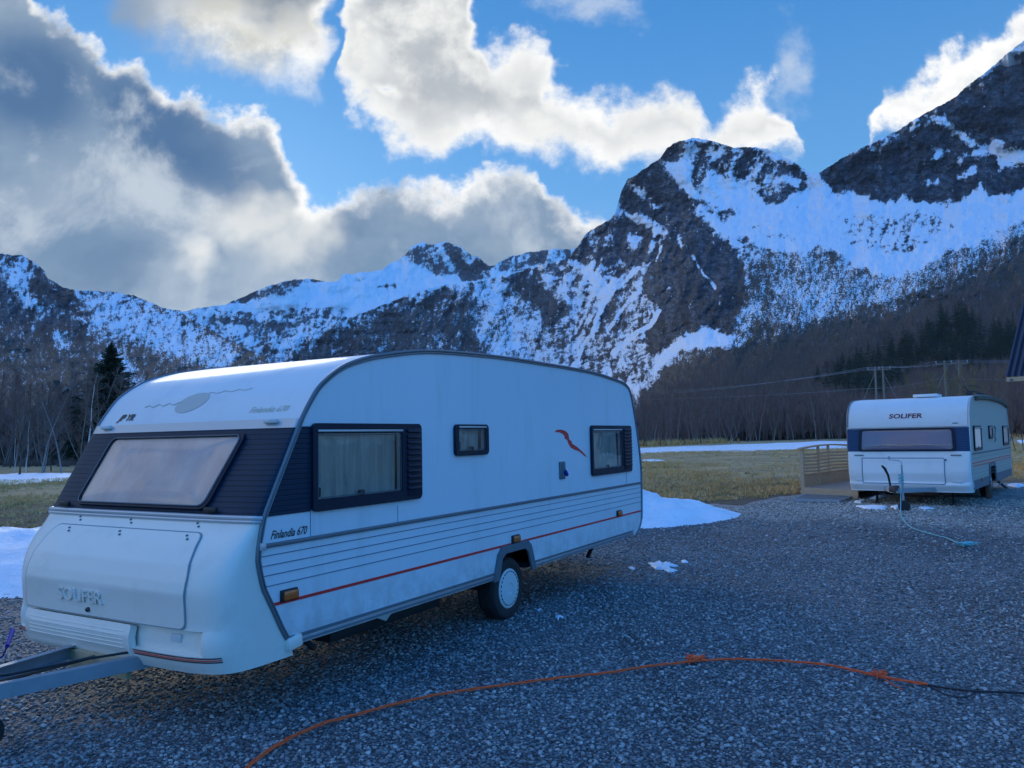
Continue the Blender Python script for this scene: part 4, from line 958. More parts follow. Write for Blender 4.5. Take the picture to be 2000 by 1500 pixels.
    for x in (.245, 3.35, 6.13): marker_lamp(root, x, .80)
    # bird emblem
    bird = [(4.30, 1.885), (4.36, 1.912), (4.47, 1.915), (4.58, 1.90), (4.66, 1.865), (4.68, 1.80), (4.74, 1.775), (4.76, 1.745), (4.88, 1.71), (5.02, 1.655), (5.18, 1.575), (5.10, 1.59), (4.95, 1.65), (4.83, 1.672), (4.72, 1.70), (4.66, 1.745), (4.63, 1.79), (4.56, 1.81), (4.56, 1.84), (4.50, 1.868), (4.40, 1.885)]
    MB().prism(bird, [], (0, -.001, 0), (1, 0, 0), (0, 0, 1), (0, -.002, 0)).build('bird_emblem', M_RED, root)
    # power inlet with a blue plug
    b = MB(); b.box((4.46, -.008, 1.445), (.13, .02, .20), bev=.004); b.box((4.475, -.018, 1.445), (.085, .012, .16)); inl = b.build('power_inlet', M_GREY, root)
    MB().lathe([(.024, 0), (.026, .03), (.02, .06), (.010, .075)], (4.49, -.02, 1.44), (.5, -.35, -.8), 14).build('blue_plug', M_BLUE, inl)
    text_obj('Finlandia 670', .078, .45, M_LETTER, 'lettering', root, lambda x, y, z: Vector((.085 + x, -.002, 1.19 + y)), bold=.0016, xs=.80)
    # wheel, arch and chassis
    for yy_ in (.055, W - .055 - .19): wheel(root, 3.30, yy_, .305, .312, .19, .20)
    ax0, ax1, az = 3.04, 3.64, .755
    o_ = [(ax0 - .14, .435), (ax0 - .05, .68), (ax0 + .03, az), (ax1 - .05, az + .005), (ax1 + .03, .70), (ax1 + .135, .435)]
    i_ = [(ax0 - .04, .435), (ax0 + .03, .64), (ax0 + .10, .68), (ax1 - .11, .68), (ax1 - .04, .64), (ax1 + .04, .435)]
    MB().prism(rpoly(o_, .001, 1)[:0] + o_ + i_[::-1], [], (0, .0, 0), (1, 0, 0), (0, 0, 1), (0, -.022, 0)).build('wheel_arch', M_GREY, root)
    MB().box((1.62, .35, .375), (1.45, .25, .16), bev=.02).build('underbody_box', M_BLACK, root)
    b = MB(); b.prism([(1.25, .445), (1.62, .445), (1.48, .35)], [], (0, .17, 0), (1, 0, 0), (0, 0, 1), (0, -.01, 0)); b.build('mud_plate', M_HUB, root)
    b = MB()
    for y in (.62, W - .62): b.bar((.2, y, .38), (6.3, y, .38), .05, .12)
    b.bar((3.3, .25, .30), (3.3, W - .25, .30), .07, .07); b.build('chassis', M_BLACK, root)
    b = MB()
    for y in (.45, W - .45): b.bar((6.35, y, .40), (6.1, y, .20), .05, .03); b.bar((.75, y, .40), (.95, y, .22), .05, .03)
    b.build('corner_steady', M_DARKMET, root)
    # A-frame drawbar of galvanised steel
    fr = None
    for y0, y1 in ((.70, 1.13), (W - .84, 1.25)):
        b = MB(); a, c = Vector((-.15, y0, .40)), Vector((-1.75, y1, .40)); b.bar(a, c, .008, .085)
        sgn = 1 if y0 < 1 else -1
        off = Vector((0, .028 * sgn, 0)); b.bar(a + off + Vector((0, 0, .041)), c + off + Vector((0, 0, .041)), .055, .006); b.bar(a + off - Vector((0, 0, .041)), c + off - Vector((0, 0, .041)), .055, .006)
        b.build('drawbar', M_ALU, root)
    MB().tube([(-.2, 1.18, .40), (-1.7, 1.18, .40)], .012, 8).build('brake_rod', M_RUST, root)
    MB().tube([(-.25, .80, .46), (-.6, .90, .475), (-1.0, 1.02, .47), (-1.3, 1.10, .49), (-1.6, 1.14, .48)], .009, 6).build('brake_cable', M_BLACK, root)
    for x_, y_ in ((-.62, .846), (-.95, .935), (-1.25, 1.015)): MB().lathe([(0, 0), (.014, 0), (.014, .008), (0, .010)], (x_, y_ - .012, .41), (0, -1, 0), 6).build('bolt', M_RUST, root)
    MB().box((-1.78, 1.18, .42), (.30, .16, .10), bev=.02).build('coupling', M_DARKMET, root)
    b = MB(); b.box((-.36, 1.16, .355), (.04, .66, .13), bev=.004); b.build('cross_plank', M_CHIP, root)
    inv = (Matrix.Translation(root.location) @ Matrix.Rotation(root.rotation_euler.z, 4, 'Z')).inverted(); jp = inv @ at(-34, 1470, .0)
    b = MB(); jx, jy = jp.x, jp.y
    b.tube([(jx, jy, .75), (jx, jy, .16)], .024, 10); b.lathe([(.0, -.03), (.10, -.03), (.11, -.015), (.11, .015), (.10, .03), (0, .03)], (jx, jy, .11), (.3, 1, 0), 24)
    b.build('jockey_wheel', M_BLACK, root)
    pa, pb, pc, pd = (inv @ at(25, 1231, .34)), (inv @ at(14, 1262, .30)), (inv @ at(5, 1282, .2)), (inv @ at(-30, 1296, .1))
    b = MB(); b.tube([pa, pb], [.020, .016], 8); b.tube([pb, pc, pd], .007, 6); b.build('connection_plug', M_BLUE, root)
    # rear lamp stub and roof hatch
    MB().box((6.93, .0, 1.99), (.04, .05, .08), bev=.008).build('rear_marker_lamp', M_LETRED, root)
    MB().box((3.25, 1.05, 2.70), (.44, .44, .09), bev=.03).build('roof_hatch', M_WHITE, root)
    return root
CAR1 = make_caravan_1()

def make_caravan_2():
    OX, OY, YAW, W, L, G = 9.3997, 16.1386, 51.3149, 2.4013, 6.40, .215
    root = empty('caravan', (OX, OY, G), R(YAW))
    tag(root, 'smaller white caravan beside the wooden deck with bright blue band around its front window', 'caravan')
    g = lambda z: z - G
    xs = [(g(.53), .30), (g(.6), .24), (g(.70), .16), (g(.9), .07), (g(1.2), .03), (g(1.37), .03), (g(1.87), .05), (g(2.05), .08)]
    B = [(g(.53), .32), (g(.66), .30), (g(.72), .22), (g(1.1), .12), (g(1.37), .07), (g(2.05), .03)]
    nn = [(0, 6), (1, 5), (2, 4)]
    S = Shape(W, xs, B, nn)
    prof = catmull([(.06, g(1.90)), (.08, g(2.05)), (.14, g(2.22)), (.27, g(2.38)), (.48, g(2.48)), (.8, g(2.525)), (1.5, g(2.56)), (2.4, g(2.58)), (3.6, g(2.58)), (4.8, g(2.55)), (5.6, g(2.50)), (5.9, g(2.43)), (6.02, g(2.30)), (6.12, g(2.0)), (6.25, g(1.6)), (6.33, g(1.1)), (6.34, g(.7)), (6.30, g(.56))], 4)
    holes = []
    for (x0, x1, z0, z1, sd) in ((.48, 1.46, g(1.36), g(1.89), 4), (2.62, 3.16, g(1.58), g(1.89), 6), (4.98, 6.0, g(1.38), g(1.89), 8)):
        fr, inner = side_window(root, x0, x1, z0, z1, .03, None, sd, bottom=.06, top=.06, side=.05, split=False); holes.append(inner)
    caravan_body(root, W, prof, [(0, g(.56))], holes, g(1.90), (2.45, 3.35, g(1.02), g(.56)), S, g(1.3), M_SIDE2, M_ROOFW)
    b = MB(); b.box((3.25, .55, 1.30), (5.7, .9, .9)); bmesh.ops.reverse_faces(b.bm, faces=b.bm.faces); b.build('cabin_interior', M_INT, root, smooth=False)
    S.shell([g(z) for z in (.51, .53, .60, .655, .665, .69, .72, .8, .9, 1.0, 1.1, 1.2, 1.3, 1.365)], 'front_moulding', M_WHITE, root)
    S.shell([g(z) for z in (1.365, 1.5, 1.6, 1.7, 1.8, 1.865)], 'window_band', M_BAND2, root)
    S.shell([g(z) for z in (1.865, 1.87, 1.90, 1.91)], 'top_rail', M_RAIL, root)
    b = MB(); b.tube([S.p(y, g(1.885), .012) for y in np.linspace(0.02, W - .02, 30)], .012, 6); b.build('front_rail', M_RAIL, root)
    out_ = rpoly([(.27, g(1.855)), (.24, g(1.375)), (2.16, g(1.375)), (2.13, g(1.855))][::-1], .07, 5); inn_ = rpoly([(.32, g(1.825)), (.30, g(1.405)), (2.10, g(1.405)), (2.08, g(1.825))][::-1], .055, 5)
    fw = S.frame(out_, inn_, 0, .04, 'window', M_FRAME, root)
    S.patch(inn_, .028, 'pane', M_PINKGL, fw, bulge=.01); S.patch(inn_, .004, 'blind', material('mauve_blind', (.42, .36, .50), .85), fw)
    S.line([(y, g(1.505) + .008 * math.sin(y * 9)) for y in np.linspace(.34, 2.05, 24)], .012, 'blind_hem', M_CURT, fw, .012)
    hp = rpoly([(.47, g(.68)), (.47, g(1.225)), (2.09, g(1.225)), (2.09, g(.68))][::-1], .03, 4)
    b = MB(); b.tube([S.p(y, z, .006) for y, z in hp], .010, 5, closed=True); b.build('hatch_joint', M_GROOVE, root)
    S.patch([(1.28 + (y - 1.28) * .99, z) for y, z in hp], .006, 'locker_hatch', M_WHITE, root, rings=10)
    MB().box(S.p(.44, g(1.19), .02), (.02, .03, .04), bev=.005).build('hatch_lock', M_GREY, root)
    for y in (.25, W - .25):
        MB().box(S.p(y, g(1.285), .02), (.02, .20, .022), bev=.006).build('grab_handle', M_GREY, root)
        b = MB(); b.box(S.p(y + (.0 if y < 1 else -.02), g(.745), .004), (.014, .20, .07), bev=.01); b.build('position_lamp', M_HUB, root)
    # lower front skirt gap over the drawbar, and the maker's lettering
    def roofp(y, s, off):
        acc = 0
        for (xa, za), (xb, zb) in zip(prof, prof[1:]):
            l = math.hypot(xb - xa, zb - za)
            if acc + l >= s: t = (s - acc) / l; return Vector((xa + (xb - xa) * t - (zb - za) / l * (off + .002), y, za + (zb - za) * t + (xb - xa) / l * (off + .002)))
            acc += l
    text_obj('SOLIFER', .14, .12, M_LETRED, 'lettering', root, lambda x, y, z: roofp(1.535 - x, .185 + y, .006), bold=.004, xs=1.30)
    MB().tube([roofp(.30 - .1 * t, .05, .002) for t in (0, 1)], .01, 4).build('sticker', M_GREY, root)
    edge_ = [(Shape.ip(xs, z), z) for z in np.linspace(g(.56), g(1.90), 16)] + prof[1:]
    for y in (-.004, W + .004):
        MB().tube([(x, y, z) for x, z in edge_], .016, 8).build('edge_trim', M_TRIM if y > 1 else M_RAIL, root)
    MB().tube([(x, -.03, z - .05) for x, z in prof if .85 < x < 5.9], .055, 8).build('awning_rail', material('dark_olive_rail', (.09, .09, .07), .6), root)
    MB().bar((.08, -.008, g(1.30)), (6.30, -.008, g(1.30)), .02, .03).build('belt_rail', M_GREY, root)
    for z in (1.105, 1.04): MB().bar((.08, -.001, g(z)), (6.30, -.001, g(z)), .006, .022).build('red_line', M_RED, root)
    for z in (1.2, .97, .88, .80): MB().bar((.10, -.001, g(z)), (6.30, -.001, g(z)), .006, .006).build('panel_groove', M_GROOVE, root)
    for xa, xb in ((.22, 2.30), (3.50, 6.30)):
        MB().bar((xa, -.006, g(.655)), (xb, -.006, g(.655)), .02, .19).build('side_skirt', M_GREY, root)
    o_ = [(2.32, g(.55)), (2.40, g(.95)), (2.5, g(1.03)), (3.3, g(1.03)), (3.40, g(.95)), (3.48, g(.55))]; i_ = [(2.42, g(.55)), (2.49, g(.90)), (2.56, g(.95)), (3.24, g(.95)), (3.31, g(.90)), (3.38, g(.55))]
    MB().prism(o_ + i_[::-1], [], (0, 0, 0), (1, 0, 0), (0, 0, 1), (0, -.022, 0)).build('wheel_arch', M_GREY, root)
    for x in (2.9,):
        for yy_ in (.055, W - .25): wheel(root, x, yy_, .32, .32, .19, .19)
    marker_lamp(root, 1.2, g(.72), .09, .05)
    for x_ in (2.22, 2.44): MB().bar((x_, .02, .0), (x_, .02, .42), .09, .09, up=(0, 1, 0), bev=.006).build('support_post', M_RUST, root)
    MB().bar((5.2, .3, .36), (5.75, .06, .02), .05, .04).build('corner_steady', M_DARKMET, root)
    MB().tube([(4.6, .10, .16), (5.1, .04, .34), (5.5, .0, .42)], .014, 6).build('strut', M_RAIL, root)
    # number tag line in raised shapes beside the lamp is unreadable at this size, so it stays a plain plate
    b = MB()
    for y in (.62, W - .62): b.bar((.2, y, g(.56) - .06), (6.1, y, g(.56) - .06), .05, .12)
    b.bar((2.9, .25, .32), (2.9, W - .25, .32), .07, .07); b.build('chassis', M_BLACK, root)
    b = MB()
    for y in (.45, W - .45): b.bar((.55, y, .34), (.25, y - .05, .03), .05, .04); b.box((.24, y - .05, .015), (.12, .12, .03))
    b.build('corner_steady', M_DARKMET, root)
    # skirt panel under the front moulding (between drawbar and right corner)
    b = MB(); cpl = Vector((-1.35, 1.16, .42))
    for y in (.55, W - .62): b.bar((.35, y, .34), cpl + Vector((0, .04 if y > 1 else -.04, -.02)), .05, .09)
    b.build('drawbar', M_ALU, root)
    b = MB(); b.box(cpl + Vector((-.02, 0, .03)), (.36, .12, .10), bev=.02); b.lathe([(.0, -.05), (.05, -.05), (.06, 0), (.05, .05), (0, .05)], cpl + Vector((-.22, 0, .02)), (0, 1, 0), 14); b.build('coupling', M_RUST, root)
    b = MB(); b.tube([cpl + Vector((.10, .10, .06)), cpl + Vector((.05, .12, .28)), cpl + Vector((-.02, .16, .42)), cpl + Vector((-.07, .20, .48))], [.02, .022, .028, .022], 8); b.build('handbrake_lever', M_BLACK, root)
    j = cpl + Vector((-.05, -.16, 0))
    b = MB(); b.tube([j + Vector((0, 0, .50)), j + Vector((0, 0, -.16))], .019, 10); b.tube([j + Vector((0, 0, -.1)), j + Vector((0, 0, -.28))], .02, 8)
    b.tube([j + Vector((0, 0, .50)), j + Vector((0, 0, .56)), j + Vector((-.02, .06, .59)), j + Vector((-.04, .22, .60)), j + Vector((-.04, .22, .65))], .009, 6); b.lathe([(0, -.03), (.025, -.02), (.03, .01), (.02, .03), (0, .035)], j + Vector((-.04, .22, .64)), (0, 0, 1), 10)
    jw = b.build('jockey_wheel', M_ALU, root)
    b = MB(); b.lathe([(.05, -.025), (.105, -.025), (.115, 0), (.105, .025), (.05, .025)], j + Vector((-.05, -.02, -.315)), (.9, .35, 0), 24); b.lathe([(0, -.018), (.05, -.018), (.05, .018), (0, .018)], j + Vector((-.05, -.02, -.315)), (.9, .35, 0), 12); b.build('tyre', M_RUBBER, jw)
    # roof hatch and folded aerial
    MB().box((1.15, .95, g(2.585)), (.5, .5, .07), bev=.02).build('roof_hatch', M_WHITE, root)
    b = MB(); z = g(2.60); b.tube([(2.3, .30, z), (2.3, .30, z + .10), (3.1, .2, z + .09), (4.1, .25, z + .03)], .022, 8); b.box((2.35, .3, z + .06), (.22, .14, .10), bev=.03); b.tube([(2.3, .30, z + .1), (2.1, .36, z + .2), (2.5, .30, z + .24), (3.0, .2, z + .22)], .01, 6)
    b.box((3.6, .22, z + .06), (.9, .10, .04), bev=.01); b.build('roof_aerial', M_BLACK, root)
    # dangling cable on the side
    MB().tube([(3.45, -.012, g(1.86)), (3.62, -.014, g(1.88)), (3.75, -.012, g(1.80)), (3.62, -.012, g(1.70)), (3.55, -.012, g(1.62)), (3.70, -.012, g(1.55)), (3.5, -.012, g(1.5))], .010, 5).build('cable', M_GREY, root)
    return root
CAR2 = make_caravan_2()

# ------------------------------------------------------------------ splitting of repeated small pieces
def explode(o, name=None):
    bm = bmesh.new(); bm.from_mesh(o.data); bm.verts.ensure_lookup_table(); seen = set(); isl = []
    for v in bm.verts:
        if v.index in seen: continue
        st = [v]; seen.add(v.index); c = []
        while st:
            q = st.pop(); c.append(q.index)
            for e in q.link_edges:
                k = e.other_vert(q)
                if k.index not in seen: seen.add(k.index); st.append(k)
        isl.append(set(c))
    for c in isl[1:]:
        b2 = bm.copy(); bmesh.ops.delete(b2, geom=[v for v in b2.verts if v.index not in c], context='VERTS')
        me = bpy.data.meshes.new(name or o.data.name.split('.')[0]); b2.to_mesh(me); b2.free(); me.materials.append(o.data.materials[0])
        n = bpy.data.objects.new(name or o.name.split('.')[0], me); COL.objects.link(n); n.parent = o.parent
    bmesh.ops.delete(bm, geom=[v for v in bm.verts if v.index not in isl[0]], context='VERTS'); bm.to_mesh(o.data); bm.free()
    if name: o.name = name
for o in list(COL.objects):
    n = o.name.split('.')[0]
    if n in ('latch', 'stay_hook', 'corner_steady', 'wheel_well', 'panel_seam'): explode(o)
    elif n == 'hatch_screws': explode(o, 'hatch_screw')
    elif n == 'cooling_slots': explode(o, 'cooling_slot')
    elif n == 'chassis': explode(o, 'chassis_beam')

# ------------------------------------------------------------------ snow
def snow_material():
    m = bpy.data.materials.new('snow'); m.use_nodes = True; t = NT(m.node_tree); b = m.node_tree.nodes['Principled BSDF']
    co = t.n('ShaderNodeTexCoord').outputs['Object']
    a = t.noise(co, 1.3, 6, .65); d = t.noise(co, 14, 4, .7)
    c = t.mix(t.ss(a, .35, .7), (.88, .90, .93), (.74, .78, .83))
    c = t.mix(t.m('MULTIPLY', t.ss(d, .60, .72), .7), c, (.30, .28, .25))
    t.put(b.inputs['Base Color'], c); b.inputs['Roughness'].default_value = .6; b.inputs['Specular IOR Level'].default_value = .3
    bp = t.n('ShaderNodeBump'); bp.inputs['Strength'].default_value = .6; bp.inputs['Distance'].default_value = .06
    t.put(bp.inputs['Height'], t.m('ADD', t.m('MULTIPLY', t.noise(co, 2.2, 5, .6), 1.2), t.m('MULTIPLY', d, .35))); t.put(b.inputs['Normal'], bp.outputs[0])
    return m
M_SNOW = snow_material()
def snow_patch(name, px, h, label, group=None, structure=False, rings=8, rag=.12, cat='snow patch', seed=0):
    P = []; rnd = random.Random(seed)
    pts = [gp(u, v) for u, v in px]
    for i, p in enumerate(pts):
        q = pts[(i + 1) % len(pts)]
        for k in range(6): P.append(p.lerp(q, k / 6))
    c = sum(P, Vector()) / len(P); n = len(P)
    P = [c + (p - c) * (1 + rag * (rnd.random() - .5) * 2) for p in P]
    V = []; F = []
    for k in range(rings):
        s = 1 - k / rings
        for p in P:
            q = c + (p - c) * s; zz = gzf(q.x, q.y) - .012 + (h + .012) * (1 - s ** 5) ** .6 * (.75 + .5 * mnoise.noise(Vector((q.x * 1.7, q.y * 1.7, seed)))) if k else gzf(q.x, q.y) - .015
            V.append((q.x, q.y, zz))
    V.append((c.x, c.y, gzf(c.x, c.y) + h))
    b = MB(); vs = [b.bm.verts.new(v) for v in V]
    for k in range(rings - 1):
        for i in range(n): b.bm.faces.new((vs[k * n + i], vs[k * n + (i + 1) % n], vs[(k + 1) * n + (i + 1) % n], vs[(k + 1) * n + i]))
    for i in range(n): b.bm.faces.new((vs[(rings - 1) * n + i], vs[(rings - 1) * n + (i + 1) % n], vs[-1]))
    o = b.build(name, M_SNOW, None, ang=80)
    return tag(o, label, None if structure else cat, group, 'structure' if structure else None)
def snow_pile(a, b_, wl, wr, hs, label, seed, top=.0):
    a, b_ = Vector(a), Vector(b_); d = (b_ - a); nr = Vector((-d.y, d.x)).normalized(); ns, nt = 70, 40; V = []
    for i in range(ns):
        s = i / (ns - 1); tp = math.sqrt(max(0, 1 - max(0, (s - .35) / .65) ** 2.2)) * math.sqrt(max(0, 1 - max(0, (.12 - s) / .12) ** 2)); h = float(np.interp(s, np.linspace(0, 1, len(hs)), hs))
        for j in range(nt):
            t = j / (nt - 1) * 2 - 1; wd = (wl if t > 0 else wr) * (tp + .02)
            wd *= 1 + .16 * mnoise.noise(Vector((s * 9, seed, t)))
            p = a + d * s + nr * (t * wd)
            prof_ = (1 - abs(t) ** 1.7) ** 1.15
            z = gzf(p.x, p.y) - .03 + (h + .03) * prof_ * (1 + .28 * mnoise.noise(Vector((p.x * 1.1, p.y * 1.1, seed))) + .16 * mnoise.noise(Vector((p.x * 3.1, p.y * 3.1, seed))) + .07 * mnoise.noise(Vector((p.x * 8, p.y * 8, seed))))
            V.append((p.x, p.y, z))
    i = (np.arange(ns - 1)[:, None] * nt + np.arange(nt - 1)[None, :]).ravel()
    return tag(mesh_np('snow_pile', V, np.stack([i, i + nt, i + nt + 1, i + 1], -1), M_SNOW), label, 'snow pile')
snow_pile((-2.2, 17.3), (4.95, 17.15), 3.0, 2.05, [.65, 1.12, 1.1, .80, .45, .0], 'ploughed snow pile tapering out from behind the rear of the large caravan', 1)
snow_pile((-13.5, 11.3), (-2.9, 13.4), 2.0, 3.5, [.45, .5, .56, .55, .45, .25], 'rounded snow pile at the left edge beside the nose of the large caravan', 4)
G = 'small snow remnants on the gravel'
snow_patch('snow_patch', [(1263, 1102), (1285, 1096), (1310, 1099), (1322, 1107), (1300, 1117), (1275, 1112)], .05, 'largest thin snow remnant on open gravel right of the large caravan', G, seed=1, rag=.3)
snow_patch('snow_patch', [(1290, 1113), (1310, 1111), (1326, 1115), (1306, 1119)], .03, 'narrow snow sliver just in front of the largest snow remnant', G, seed=2, rag=.3)
snow_patch('snow_patch', [(1329, 1097), (1338, 1095), (1345, 1099), (1336, 1101)], .03, 'tiny snow dab right of the largest snow remnant', G, seed=3, rag=.2)
snow_patch('snow_patch', [(1224, 1108), (1234, 1107), (1244, 1112), (1234, 1113)], .02, 'tiny snow dab left of the largest snow remnant', G, seed=4, rag=.3)
snow_patch('snow_patch', [(1082, 1205), (1092, 1201), (1102, 1207), (1091, 1211)], .035, 'small snow clod on gravel right of the large caravan wheel', G, seed=5, rag=.3)
snow_patch('snow_patch', [(1046, 1191), (1055, 1188), (1062, 1193), (1054, 1196)], .025, 'smallest snow clod, nearest the large caravan wheel', G, seed=6, rag=.3)
G = 'snow remnants under the smaller caravan'
snow_patch('snow_patch', [(1668, 989), (1700, 987), (1735, 991), (1728, 996), (1690, 995)], .06, 'longest snow remnant left of the small jockey wheel', G, seed=7, rag=.1)
snow_patch('snow_patch', [(1738, 991), (1752, 988), (1764, 992), (1750, 996)], .06, 'short snow remnant touching the turquoise rope', G, seed=8, rag=.1)
snow_patch('snow_patch', [(1793, 993), (1808, 990), (1826, 994), (1808, 997)], .05, 'oval snow remnant right of the small jockey wheel', G, seed=9, rag=.1)
snow_patch('snow_patch', [(1697, 974), (1715, 969), (1728, 972), (1712, 977)], .06, 'snow remnant beneath the drawbar of the smaller caravan', G, seed=10, rag=.1)
snow_patch('snow_patch', [(1668, 982), (1680, 977), (1692, 978), (1682, 984)], .06, 'snow remnant at the corner support beside the metal ramp', G, seed=12, rag=.1)
snow_patch('snow_patch', [(1965, 948), (1985, 946), (2010, 948), (1990, 953)], .06, 'snow remnant on the gravel behind the smaller caravan', G, seed=13, rag=.1)
def strip(pts, h, label, seed):
    return snow_patch('snow_field', pts, h, label, structure=True, rag=.05, seed=seed)
strip([(1180, 889), (1250, 886), (1330, 883), (1440, 882), (1560, 877), (1650, 876), (1690, 872), (1660, 862), (1600, 861), (1500, 866), (1400, 869), (1300, 873), (1200, 877)], .10, 'long strip of snow lying along the birch edge of the meadow', 21)
strip([(1245, 899), (1275, 897), (1300, 899), (1275, 902)], .04, 'thin snow scraps in the grass', 22)
strip([(-120, 896), (0, 895), (90, 894), (160, 892), (230, 888), (200, 884), (100, 884), (0, 885), (-120, 886)], .10, 'far strip of snow beneath the trees on the left', 23)
strip([(-150, 958), (-30, 952), (60, 944), (130, 938), (175, 930), (140, 924), (70, 923), (0, 926), (-100, 930)], .06, 'near strip of snow on the grass at left', 24)
strip([(1990, 866), (2010, 866), (2060, 861), (2010, 858), (1985, 860)], .08, 'snow strip at the right edge of the meadow', 25)

# ------------------------------------------------------------------ meadow grass
def grass_material():
    m = bpy.data.materials.new('dry_grass'); m.use_nodes = True; t = NT(m.node_tree); b = m.node_tree.nodes['Principled BSDF']
    co = t.n('ShaderNodeTexCoord').outputs['Object']
    a = t.noise(co, .25, 4, .6); d = t.noise(co, 3.0, 4, .7)
    c = t.hsvramp(t.m('MULTIPLY_ADD', d, .7, t.m('MULTIPLY', a, .4)), [(.25, (.24, .145, .05)), (.45, (.52, .32, .12)), (.62, (.74, .48, .20)), (.85, (.86, .62, .32))])
    c = t.mix(t.ss(t.noise(co, .6, 4, .6), .60, .70), c, (.13, .15, .045))
    t.put(b.inputs['Base Color'], c); b.inputs['Roughness'].default_value = .9
    return m
M_GRASS = grass_material()
def blades(name, P, hmin, hmax, wd, nb, m, seed, lean=.5):
    rs = np.random.RandomState(seed); n = len(P) * nb; base = np.repeat(P, nb, 0) + np.c_[rs.normal(0, .09, (n, 2)), np.zeros(n)]
    h = rs.uniform(hmin, hmax, n); a = rs.uniform(0, 6.283, n); w_ = wd * rs.uniform(.6, 1.4, n); l = rs.normal(0, lean, (n, 2)) * h[:, None]
    d = np.c_[np.cos(a) * w_, np.sin(a) * w_, np.zeros(n)]
    V = np.stack([base - d, base + d, base + np.c_[l, h]], 1).reshape(-1, 3); F = np.arange(n * 3).reshape(-1, 3)
    return mesh_np(name, V, F, m, smooth=False)
def grass_points(n, uv, seed, dens=lambda x, y: 1):
    rs = np.random.RandomState(seed); P = []
    u0, u1, v0, v1 = uv
    while len(P) < n:
        # uniform in ground area between two distances
        d = math.sqrt(rs.uniform(v0 * v0, v1 * v1)); a = rs.uniform(u0, u1); x, y = d * math.sin(a), d * math.cos(a)
        if d < float(gravel_r(np.array([a]))[1][0]) * 1.03: continue
        k = vnoise(np.array([x * .16]), np.array([y * .16]))[0] + .5 * vnoise(np.array([x * .6]), np.array([y * .6]))[0]
        if rs.rand() > np.clip((k - .35) * 1.6, .04, 1): continue
        P.append((x, y, gzf(x, y) - .01))
    return np.array(P)
GP = np.concatenate([grass_points(5200, (R(7), R(38), 21, 45), 1), grass_points(6000, (R(6), R(40), 45, 100), 2), grass_points(3800, (R(-41), R(-26), 18, 50), 3), grass_points(1200, (R(-26), R(7), 22, 60), 4)])
# taller rim of rough grass at the edge of the wood
rim = []
_rs = np.random.RandomState(8)
for u in np.linspace(1240, 2080, 420):
    p = gp(float(u), float(np.interp(u, [1240, 1400, 1560, 1660, 2000], [873, 866, 859, 856, 856])) + _rs.uniform(-2, 1.0)); rim.append((p.x, p.y, p.z))
tag(blades('grass', GP, .03, .13, .016, 10, M_GRASS, 9), 'dry yellow winter grass growing in tussocks on the meadow', None, kind='stuff')
tag(blades('rough_grass', np.array([q for q in rim if vnoise(np.array([q[0] * .12]), np.array([3.3]))[0] > .42]), .3, 1.1, .05, 20, M_GRASS, 10, .35), 'taller rough dry grass along the edge of the wood', None, kind='stuff')

# ------------------------------------------------------------------ trees
M_BARK = material('birch_bark', (.24, .225, .21), .8, var=.5, vscale=5, stretch=(1, 1, 4))
M_BARKD = material('dark_bark', (.075, .062, .052), .9, var=.4, vscale=5)
M_TWIG = material('bare_twigs', (.18, .12, .10), .9, var=.5, vscale=.6)
M_TWIGR = material('red_twigs', (.22, .135, .12), .9, var=.5, vscale=.6)
M_TWIGY = material('yellow_green_twigs', (.21, .18, .09), .9, var=.3, vscale=.6)
M_NEEDLE = material('spruce_needles', (.020, .046, .024), .9, var=.5, vscale=.9)
class Tri:
    def __init__(s): s.V = []; s.F = []
    def sliver(s, a, b, w_, rnd):
        d = (b - a).normalized(); q = d.cross(Vector((rnd.uniform(-1, 1), rnd.uniform(-1, 1), rnd.uniform(-1, 1)))).normalized() * w_
        k = len(s.V); s.V += [a - q, a + q, b]; s.F.append((k, k + 1, k + 2))
    def limb(s, pts, rs_, n=4):
        k0 = len(s.V); m = len(pts)
        for i, p in enumerate(pts):
            t = (pts[min(i + 1, m - 1)] - pts[max(i - 1, 0)]).normalized(); u = t.cross(Vector((.3, .9, .1))).normalized(); v = t.cross(u)
            for k in range(n): a = 6.283 * k / n; s.V.append(p + (u * math.cos(a) + v * math.sin(a)) * rs_[i])
        for i in range(m - 1):
            for k in range(n):
                a, b, c, d = k0 + i * n + k, k0 + i * n + (k + 1) % n, k0 + (i + 1) * n + (k + 1) % n, k0 + (i + 1) * n + k
                s.F += [(a, b, c), (a, c, d)]
    def obj(s, name, m, parent): return mesh_np(name, [tuple(v) for v in s.V], s.F, m, parent, smooth=False)
